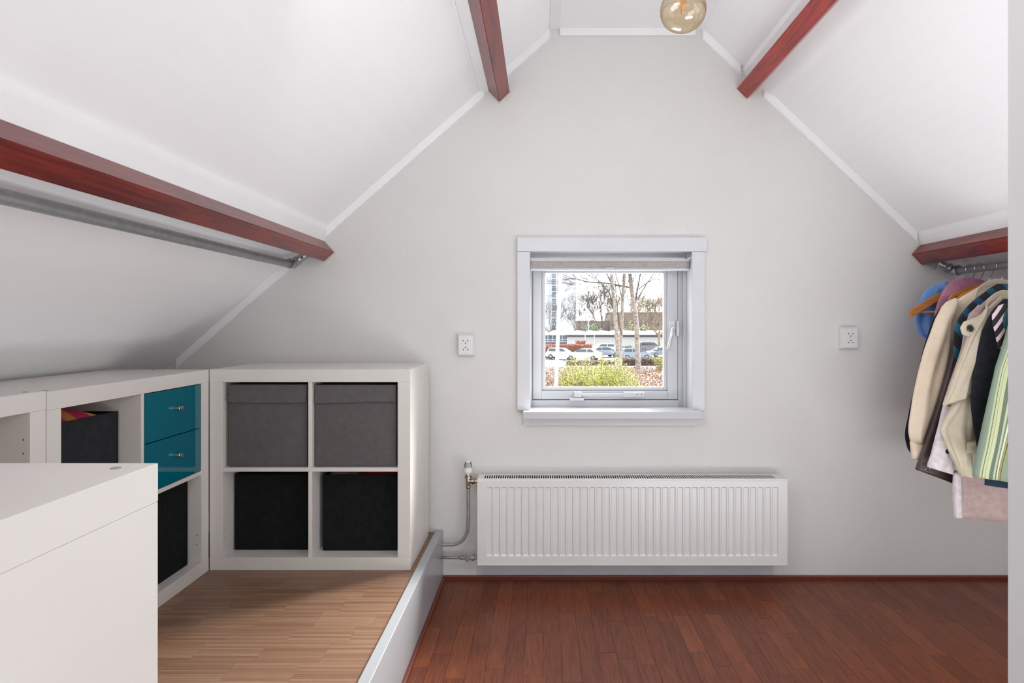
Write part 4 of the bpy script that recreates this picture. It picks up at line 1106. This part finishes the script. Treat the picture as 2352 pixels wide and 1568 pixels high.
def free_tree(px, y, z0, h, r, lvl, mat, label, seed, kids=3, spread=0.6, up=0.2, lean=0.0):
    rr = random.Random(seed); b = Vector((X(px, y), y, GZ))
    t = thing('bare_tree', b, label, 'tree'); bm = bmesh.new()
    top = b+Vector((lean, 0, z0)); tube(bm, [b, b.lerp(top, .5), top], [r*1.2, r, r*0.9], 8); obj('trunk', bm, mat, t, True)
    bm = bmesh.new()
    for k in range(5):
        a = 2*math.pi*k/5+rr.uniform(-.3, .3)
        grow(bm, top-Vector((0, 0, rr.uniform(0, z0*0.3))), Vector((math.cos(a)*0.6, math.sin(a)*0.5, 0.9)).normalized(), h*0.36, r*0.6, lvl, rr, spread, up, kids, 0.74, 0.022)
    obj('branches', bm, mat, t); fix(t)
free_tree(1381, 125, 3.6, 9.5, 0.22, 5, M_twig3, 'wide dark bare tree behind the low white building', 31)
free_tree(1350, 132, 3.5, 8.5, 0.16, 5, M_twig3, 'smaller dark bare tree left of the wide one', 32)
free_tree(1262, 118, 3.0, 8.0, 0.16, 4, M_twig, 'bare tree in front of the tower at the left', 33)
free_tree(1430, 128, 3.5, 8.5, 0.18, 5, M_twig2, 'tan bare tree seen between the pale trunks', 34)
free_tree(1514, 92, 3.2, 7.5, 0.20, 5, M_twig2, 'dense tan-twigged tree at the right edge of the view', 35, 3, 0.75, 0.1)
free_tree(1487, 140, 3.5, 9.0, 0.2, 5, M_twig2, 'tan bare tree behind the black car', 36)
free_tree(1325, 150, 2.5, 6.0, 0.12, 4, M_twig, 'faint little bare tree beside the tower', 37)

# tower
TY = 262.0
tw = thing('tower_block', (X(1290, TY), TY, GZ), 'tall white apartment tower with one column of windows', 'building')
ALB = 0.50
M_tower = paint('tower_white', (196, 198, 202), 0.8, 4)
obj('wall', B(X(1225, TY), X(1323, TY), TY, TY+14, GZ, GZ+48), M_tower, tw)
obj('wall', B(X(1264, TY), X(1280, TY), TY-0.5, TY, GZ, GZ+48), M_tower, tw)
M_lw = paint('render_white', (206, 204, 202), 0.8, 5)
ALB = 0.4
M_wing = Mat('window_blue_grey', (104, 122, 136), 0.15).m; M_panel = Mat('spandrel_slate', (74, 92, 112), 0.5).m
k = 0; py = 758
while py > 560:
    obj('window', B(X(1267.5, TY), X(1276.5, TY), TY-0.7, TY-0.45, Z(py, TY), Z(py-7.5, TY)), M_wing if k % 3 else M_panel, tw)
    obj('panel', B(X(1267.5, TY), X(1276.5, TY), TY-0.62, TY-0.45, Z(py-8.5, TY), Z(py-12, TY)), M_panel, tw)
    py -= 15; k += 1
fix(tw)
# brown block
bb = thing('brown_block', (X(1420, 170), 170, GZ), 'low brown brick apartment block behind the bare trees', 'building')
M_brick = paint('brown_brick', (150, 134, 124), 0.9, 18)
M_bwin = Mat('block_window', (120, 108, 102), 0.3).m
obj('wall', B(X(1323, 170), X(1400, 170), 170, 182, GZ, Z(736, 170)), M_brick, bb)
obj('wall', B(X(1400, 170), X(1560, 170), 168, 182, GZ, Z(717, 170)), M_brick, bb)
for i in range(8):
    obj('window', B(X(1330+i*9, 170), X(1335+i*9, 170), 169.8, 170.1, Z(757, 170), Z(750, 170)), M_bwin, bb)
for i in range(14):
    obj('window', B(X(1404+i*10, 168), X(1410+i*10, 168), 167.8, 168.1, Z(746, 168), Z(738, 168)), M_bwin, bb)
fix(bb)
# low white building with scalloped roof
LY = 106.0
lb = thing('low_building', (X(1390, LY), LY, GZ), 'low white building with a scalloped shell roof', 'building')
obj('wall', B(X(1302, LY), X(1560, LY), LY, LY+12, GZ, Z(774, LY)), M_lw, lb)
obj('wall', B(X(1235, LY), X(1302, LY), LY+0.3, LY+12, GZ, Z(790, LY)), M_lw, lb)
obj('window_band', B(X(1302, LY), X(1560, LY), LY+0.15, LY+11, Z(774, LY), Z(769, LY)), Mat('band_dark', (84, 84, 92), 0.3).m, lb)
for i in range(6):
    obj('window', B(X(1237+i*11, LY), X(1247+i*11, LY), LY+0.4, LY+1, Z(789, LY), Z(770, LY)), Mat('window_blue', (84, 108, 138), 0.2).m if i < 5 else M_wing, lb)
bm = bmesh.new(); box(bm, X(1235, LY), X(1302, LY), LY+0.25, LY+0.45, Z(780.5, LY), Z(779, LY)); box(bm, X(1235, LY), X(1302, LY), LY+0.25, LY+0.45, Z(785.5, LY), Z(784, LY))
obj('transom', bm, M_lw, lb)
obj('fascia', B(X(1230, LY), X(1562, LY), LY-0.7, LY+12, Z(769, LY), Z(766, LY)), M_lw, lb)
for i in range(11):
    bm = bmesh.new(); x0 = X(1232+i*30, LY); x1 = X(1262+i*30, LY); N = 12
    prof = [(x0+(x1-x0)*k/N, Z(766.2, LY)+0.45*math.sin(math.pi*k/N)**0.8) for k in range(N+1)]
    prism(bm, prof, LY-0.6, LY+12); obj('roof_shell', bm, M_lw, lb)
bm = bmesh.new()
for px in (1344, 1365): tube(bm, [P(px, 810, LY-2), P(px, 766, LY-2)], 0.06, 8)
obj('downpipe', bm, M_lw, lb)
fix(lb)
# hedges
def hedge(px0, px1, y, h, d, mat, label, n, leaf=0.09, seed=1, name='clipped_hedge'):
    rr = random.Random(seed); t = thing(name, (X((px0+px1)/2, y), y, GZ), label, 'hedge')
    x0, x1 = X(px0, y), X(px1, y)
    bm = bmesh.new(); NX = max(6, int((x1-x0)*2)); 
    box(bm, x0+.1, x1-.1, y+.1, y+d-.1, GZ, GZ+h-.1); obj('twig_core', bm, mat, t)
    bm = bmesh.new()
    for i in range(n):
        f = rr.random()
        q = Vector((rr.uniform(x0, x1), y+rr.uniform(-.05, .1), GZ+rr.uniform(0, h))) if f < .6 else Vector((rr.uniform(x0, x1), rr.uniform(y, y+d), GZ+h+rr.uniform(-.1, .06)))
        u = Vector((rr.gauss(0, 1), rr.gauss(0, 1), rr.gauss(0, 1))).normalized()*leaf; v_ = u.orthogonal().normalized()*leaf*0.6
        bm.faces.new([bm.verts.new(q+w_) for w_ in (u, v_, -u, -v_)])
    tag(obj('foliage', bm, mat, t), kind='stuff'); fix(t)
def leafmat(name, a, b2, c3, sc_=2.0):
    m = Mat(name, a, 0.8); m.color(m.ramp(m.noise(m.coords(), sc_, 5, 0.8), [(0.36, b2), (0.5, a), (0.64, c3)])); return m.m
M_beech = leafmat('copper_beech_leaves', (176, 104, 78), (110, 66, 54), (202, 140, 110), 3)
hedge(1248, 1361, 93, 1.35, 1.3, M_beech, 'long copper-brown beech hedge beside the parked cars', 2600, seed=1)
hedge(1322, 1346, 99, 1.75, 1.0, M_beech, 'short higher piece of copper hedge behind the long one', 500, seed=2)
hedge(1246, 1268, 81, 1.5, 1.2, M_beech, 'copper hedge stub left of the white hatchback', 700, seed=3)
hedge(1430, 1535, 67, 0.75, 1.6, leafmat('bare_hedge_twigs', (128, 106, 94), (86, 68, 62), (164, 140, 124), 4), 'low brown bare hedge in front of the cars on the right', 2600, 0.08, seed=4)
hedge(1300, 1415, 67, 0.5, 1.2, leafmat('straw_twigs', (150, 128, 104), (112, 92, 74), (176, 156, 128), 4), 'straw-coloured low hedge in front of the white cars', 1500, 0.07, seed=5)
def bush(px, y, h, w, cols, label, n, leaf, seed, stems=40, z0=0.0, name='shrub'):
    rr = random.Random(seed); t = thing(name, gy(px, y), label, 'shrub'); b = gy(px, y)
    bm = bmesh.new(); tips = []
    for i in range(stems):
        a = rr.uniform(0, 6.28); rd = rr.random()**0.6
        top = b+Vector((math.cos(a)*w*rd, math.sin(a)*w*rd*0.6, h*rr.uniform(0.55, 1.0)*(1-0.3*rd)))
        base = b+Vector((math.cos(a)*w*rd*0.35, math.sin(a)*w*rd*0.3, 0)); mid = base.lerp(top, .5)+Vector((rr.gauss(0, .08), rr.gauss(0, .08), .1))
        tube(bm, smoothpath([base, mid, top], 3), 0.012, 3, caps=False); tips.append((base, mid, top))
    obj('stems', bm, cols[1], t)
    bm = bmesh.new()
    for i in range(n):
        ba, mi_, to = rr.choice(tips); s = rr.random()**0.7
        q = (ba.lerp(mi_, s*2) if s < .5 else mi_.lerp(to, s*2-1)) + Vector((rr.gauss(0, .13), rr.gauss(0, .13), rr.gauss(0, .1)))
        if q.z < GZ: q.z = GZ+.05
        u = Vector((rr.gauss(0, 1), rr.gauss(0, 1), rr.gauss(0, .6))).normalized()*leaf*rr.uniform(.6, 1.2); v_ = u.orthogonal().normalized()*leaf*0.55
        bm.faces.new([bm.verts.new(q+w_) for w_ in (u, v_, -u, -v_)])
    tag(obj('foliage', bm, cols[0], t), kind='stuff'); fix(t)
M_yel = leafmat('yellow_green_leaves', (190, 192, 66), (132, 146, 54), (222, 206, 70), 1.6)
M_grn = leafmat('fresh_green_leaves', (168, 186, 84), (116, 138, 60), (208, 210, 96), 1.6)
M_stem = bark('straw_stems', (176, 160, 128), (130, 114, 86))
bush(1322, 33, 3.2, 1.0, (M_yel, M_stem), 'yellow-leaved shrub at the lower left of the view', 2600, 0.052, 41)
bush(1352, 35, 3.05, 1.1, (M_grn, M_stem), 'greenish shrub just left of the middle of the view', 2800, 0.05, 42)
bush(1384, 32, 3.25, 1.0, (M_yel, M_stem), 'tallest yellow-green shrub in the middle of the view', 2800, 0.052, 43)
bush(1415, 34, 3.05, 0.9, (M_grn, M_stem), 'fresh green shrub in front of the left pale trunk', 2600, 0.05, 44)
bush(1438, 32, 2.75, 0.85, (M_yel, M_stem), 'rightmost yellow-green shrub of the clump', 2300, 0.052, 45)
bush(1300, 36, 2.6, 0.6, (M_grn, M_stem), 'small green shrub at the foot of the white pole', 600, 0.05, 46)
bush(1515, 60, 1.9, 0.7, (M_yel, M_stem), 'small yellow shrub at the right edge of the verge', 260, 0.08, 47)
M_holly = leafmat('dark_green_leaves', (92, 122, 82), (60, 86, 56), (124, 150, 108), 2)
bush(1444, 97, 1.25, 1.3, (M_holly, M_stem), 'round dark green bush before the white wall', 900, 0.13, 48)
bush(1360, 120, 5.2, 2.0, (leafmat('soft_green_leaves', (132, 156, 116), (104, 128, 90), (160, 180, 140), 2), M_stem), 'soft green shrub standing behind the shell roof', 1800, 0.2, 49)
bush(1450, 125, 5.6, 4.0, (leafmat('olive_leaves', (168, 170, 124), (134, 136, 96), (190, 190, 146), 2), M_stem), 'olive green thicket behind the shell roof', 2200, 0.2, 50)
bush(1500, 122, 4.6, 3.0, (M_holly, M_stem), 'green thicket on the right behind the shell roof', 900, 0.2, 51)
# white lamp post
PYL = 19.0
lp = thing('lamp_post', P(1281, 887+320, PYL), 'slightly leaning white pole close to the window', 'pole')
lp.location = Vector((X(1274.5, PYL), PYL, GZ))
M_pole = paint('pole_white', (228, 230, 232), 0.4)
bm = bmesh.new(); a = Vector((X(1277, PYL), PYL, Z(887, PYL))); b2 = Vector((X(1287.5, PYL), PYL, Z(620, PYL)))
d = (b2-a)/(b2.z-a.z)
tube(bm, [a+d*(GZ-a.z), a, b2, b2+d*1.0], [0.062, 0.058, 0.054, 0.05], 16); obj('pole', bm, M_pole, lp, True)
top = b2+d*1.0; bm = bmesh.new(); lathe(bm, top, (0, 0, 1), [(0, 0.07), (0.1, 0.16), (0.3, 0.18), (0.36, 0.05)], 16); obj('lantern', bm, M_pole, lp, 'a')
lp.location = a+d*(GZ-a.z); fix(lp)

# parked cars
def carpaint(name, col): 
    m = Mat(name, col, 0.25, 0.0, 0.6); m.b.inputs['Coat Weight'].default_value = 0.6; m.b.inputs['Coat Roughness'].default_value = 0.05; return m.m
M_tyre = Mat('tyre_rubber', (36, 36, 38), 0.8).m; M_rim = Mat('alloy_rim', (170, 172, 176), 0.3, 0.7).m; M_cglass = Mat('car_glass', (70, 86, 100), 0.06, spec=0.8).m
M_lamp = Mat('car_lamp_lens', (190, 196, 204), 0.1).m
def car(px, y, rot, L, H, mat, label, hatch=True):
    c0 = thing('car', gy(px, y), label, 'car'); c0.rotation_euler = (0, 0, rot)
    W = 0.88
    if hatch:
        body = [(-.48, .22), (-.49, .45), (-.47, .62), (-.44, .70), (.24, .64), (.44, .52), (.49, .42), (.49, .22)]
        roof = [(-.45, .68), (-.40, .97), (-.30, 1.0), (.02, .99), (.10, .95), (.27, .635)]
    else:
        body = [(-.49, .22), (-.49, .52), (-.47, .66), (.22, .62), (.44, .50), (.49, .40), (.49, .22)]
        roof = [(-.42, .65), (-.28, .93), (-.18, 1.0), (.0, .99), (.08, .94), (.26, .61)]
    bm = bmesh.new()
    def loft(prof, w0, w1, zlo, zhi, grow_=0):
        vs = []
        for s in (-1, 1):
            vs.append([bm.verts.new((x_*L, s*(w0 + (w1-w0)*min(max((z_-zlo)/(zhi-zlo), 0), 1)), z_*H)) for x_, z_ in prof])
        n = len(prof); bm.faces.new(vs[0]); bm.faces.new(vs[1])
        for k in range(n): bm.faces.new((vs[0][k], vs[0][(k+1)%n], vs[1][(k+1)%n], vs[1][k]))
    loft(body, W, W-0.04, .2, .7); bmesh.ops.bevel(bm, geom=list(bm.edges), offset=0.06, segments=2, affect='EDGES')
    bd = obj('body', bm, mat, c0, False)
    bm = bmesh.new(); loft(roof, W-0.08, W-0.24, .65, 1.0); bmesh.ops.bevel(bm, geom=list(bm.edges), offset=0.04, segments=2, affect='EDGES')
    obj('cabin', bm, mat, c0)
    # windows: set slightly proud of the cabin
    def lerp(a, b3, t): return (a[0]+(b3[0]-a[0])*t, a[1]+(b3[1]-a[1])*t)
    zl, zh = .70, .94
    xl0, xl1 = (-.40, -.365) if hatch else (-.34, -.25); xr0, xr1 = .21, .085
    for s in (-1, 1):
        for (a0, a1, t0, t1) in ((xl0, -.14, xl1, -.14), (-.12, xr0, -.12, xr1)):
            bm = bmesh.new(); ww = lambda z_: s*((W-0.08)+(-0.16)*((z_-.65)/.35)+0.012)
            bm.faces.new([bm.verts.new((a0*L, ww(zl), zl*H)), bm.verts.new((a1*L, ww(zl), zl*H)), bm.verts.new((t1*L, ww(zh), zh*H)), bm.verts.new((t0*L, ww(zh), zh*H))])
            bmesh.ops.solidify(bm, geom=list(bm.faces), thickness=0.02)
            obj('side_window', bm, M_cglass, c0)
    for pa, pb_, nm in (((.258, .67), (.112, .93), 'windscreen'), ((-.442, .72), (-.402, .94), 'rear_window') if hatch else ((-.405, .69), (-.29, .91), 'rear_window')):
        bm = bmesh.new(); dx = 0.015*(1 if pa[0] > 0 else -1)
        bm.faces.new([bm.verts.new((pa[0]*L+dx, -W+.14, pa[1]*H)), bm.verts.new((pa[0]*L+dx, W-.14, pa[1]*H)), bm.verts.new((pb_[0]*L+dx, W-.26, pb_[1]*H)), bm.verts.new((pb_[0]*L+dx, -W+.26, pb_[1]*H))])
        bmesh.ops.solidify(bm, geom=list(bm.faces), thickness=0.02); obj(nm, bm, M_cglass, c0)
    for wx in (-.31, .31):
        for s in (-1, 1):
            bm = bmesh.new(); lathe(bm, (wx*L, s*(W-.17), .32), (0, s, 0), [(0, .30), (.02, .32), (.16, .32), (.18, .29)], 20); wv = obj('wheel', bm, M_tyre, c0)
            bm = bmesh.new(); lathe(bm, (wx*L, s*(W+.01), .32), (0, s, 0), [(0, .2), (.012, .19), (.02, .05)], 14); obj('rim', bm, M_rim, wv)
    for s in (-1, 1):
        bm = bmesh.new(); box(bm, .455*L, .485*L, s*.72-.13, s*.72+.13, .42*H, .50*H, bev=.02); obj('headlamp', bm, M_lamp, c0)
    return c0
ALB = 0.5
M_cw = carpaint('car_white', (214, 216, 220)); ALB = 0.35
M_cs = carpaint('car_silver_blue', (150, 164, 182)); M_cb = carpaint('car_black', (40, 44, 54)); M_cg = carpaint('car_grey_blue', (122, 138, 158)); M_cd = carpaint('car_slate', (92, 104, 122))
car(1290, 79, -0.35, 3.9, 1.45, M_cw, 'small white hatchback behind the white pole')
car(1340, 76, 2.85, 4.5, 1.50, M_cw, 'large white car nearest the yellow shrubs', False)
car(1386, 83, 0.35, 4.4, 1.45, M_cs, 'silver-blue car to the left of the pale trunks', False)
car(1383, 94, -2.9, 4.4, 1.5, M_cw, 'white car in the back row, left of the pale trunks')
car(1457, 78, 0.25, 4.2, 1.45, M_cg, 'grey-blue hatchback between the pale trunks and right hedge')
car(1492, 98, 0.3, 4.5, 1.62, M_cb, 'black off-road car at the right, in the back row')
car(1520, 84, -2.8, 4.4, 1.45, M_cd, 'dark slate car cut off at the right edge of the view', False)
bm = bmesh.new(); 
sl_ = thing('lamp_post', gy(1352, 112), 'thin grey street lamp behind the shell roof', 'pole')
tube(bm, [gy(1352, 112), P(1352, 722, 112)], 0.07, 8); obj('pole', bm, M_galv, sl_); bm = bmesh.new(); box(bm, X(1350, 112), X(1354, 112), 111.8, 112.2, Z(723, 112), Z(721, 112)); obj('lamp_head', bm, M_galv, sl_); fix(sl_)

# one group phrase for every set of look-alike things
GROUPS = {'cube_shelf': 'white cube shelves on the platform', 'storage_box': 'fabric boxes in the cube shelves', 'folded_cloth': 'cloths heaped in the boxes',
          'roof_beam': 'red roof beams', 'wall_socket': 'double wall sockets', 'clothes_rail': 'pipe rails under the beams', 'clothes_hanger': 'beech hangers on the right rail',
          'velvet_top': 'velvet tops on the rail', 'car': 'parked cars outside', 'bare_tree': 'leafless trees outside', 'clipped_hedge': 'hedges outside', 'shrub': 'shrubs outside', 'lamp_post': 'lamp posts outside'}
for o in C.objects:
    if o.parent is None and 'label' in o and o.name.split('.')[0] in GROUPS and o.get('kind') != 'structure':
        o['group'] = GROUPS[o.name.split('.')[0]]
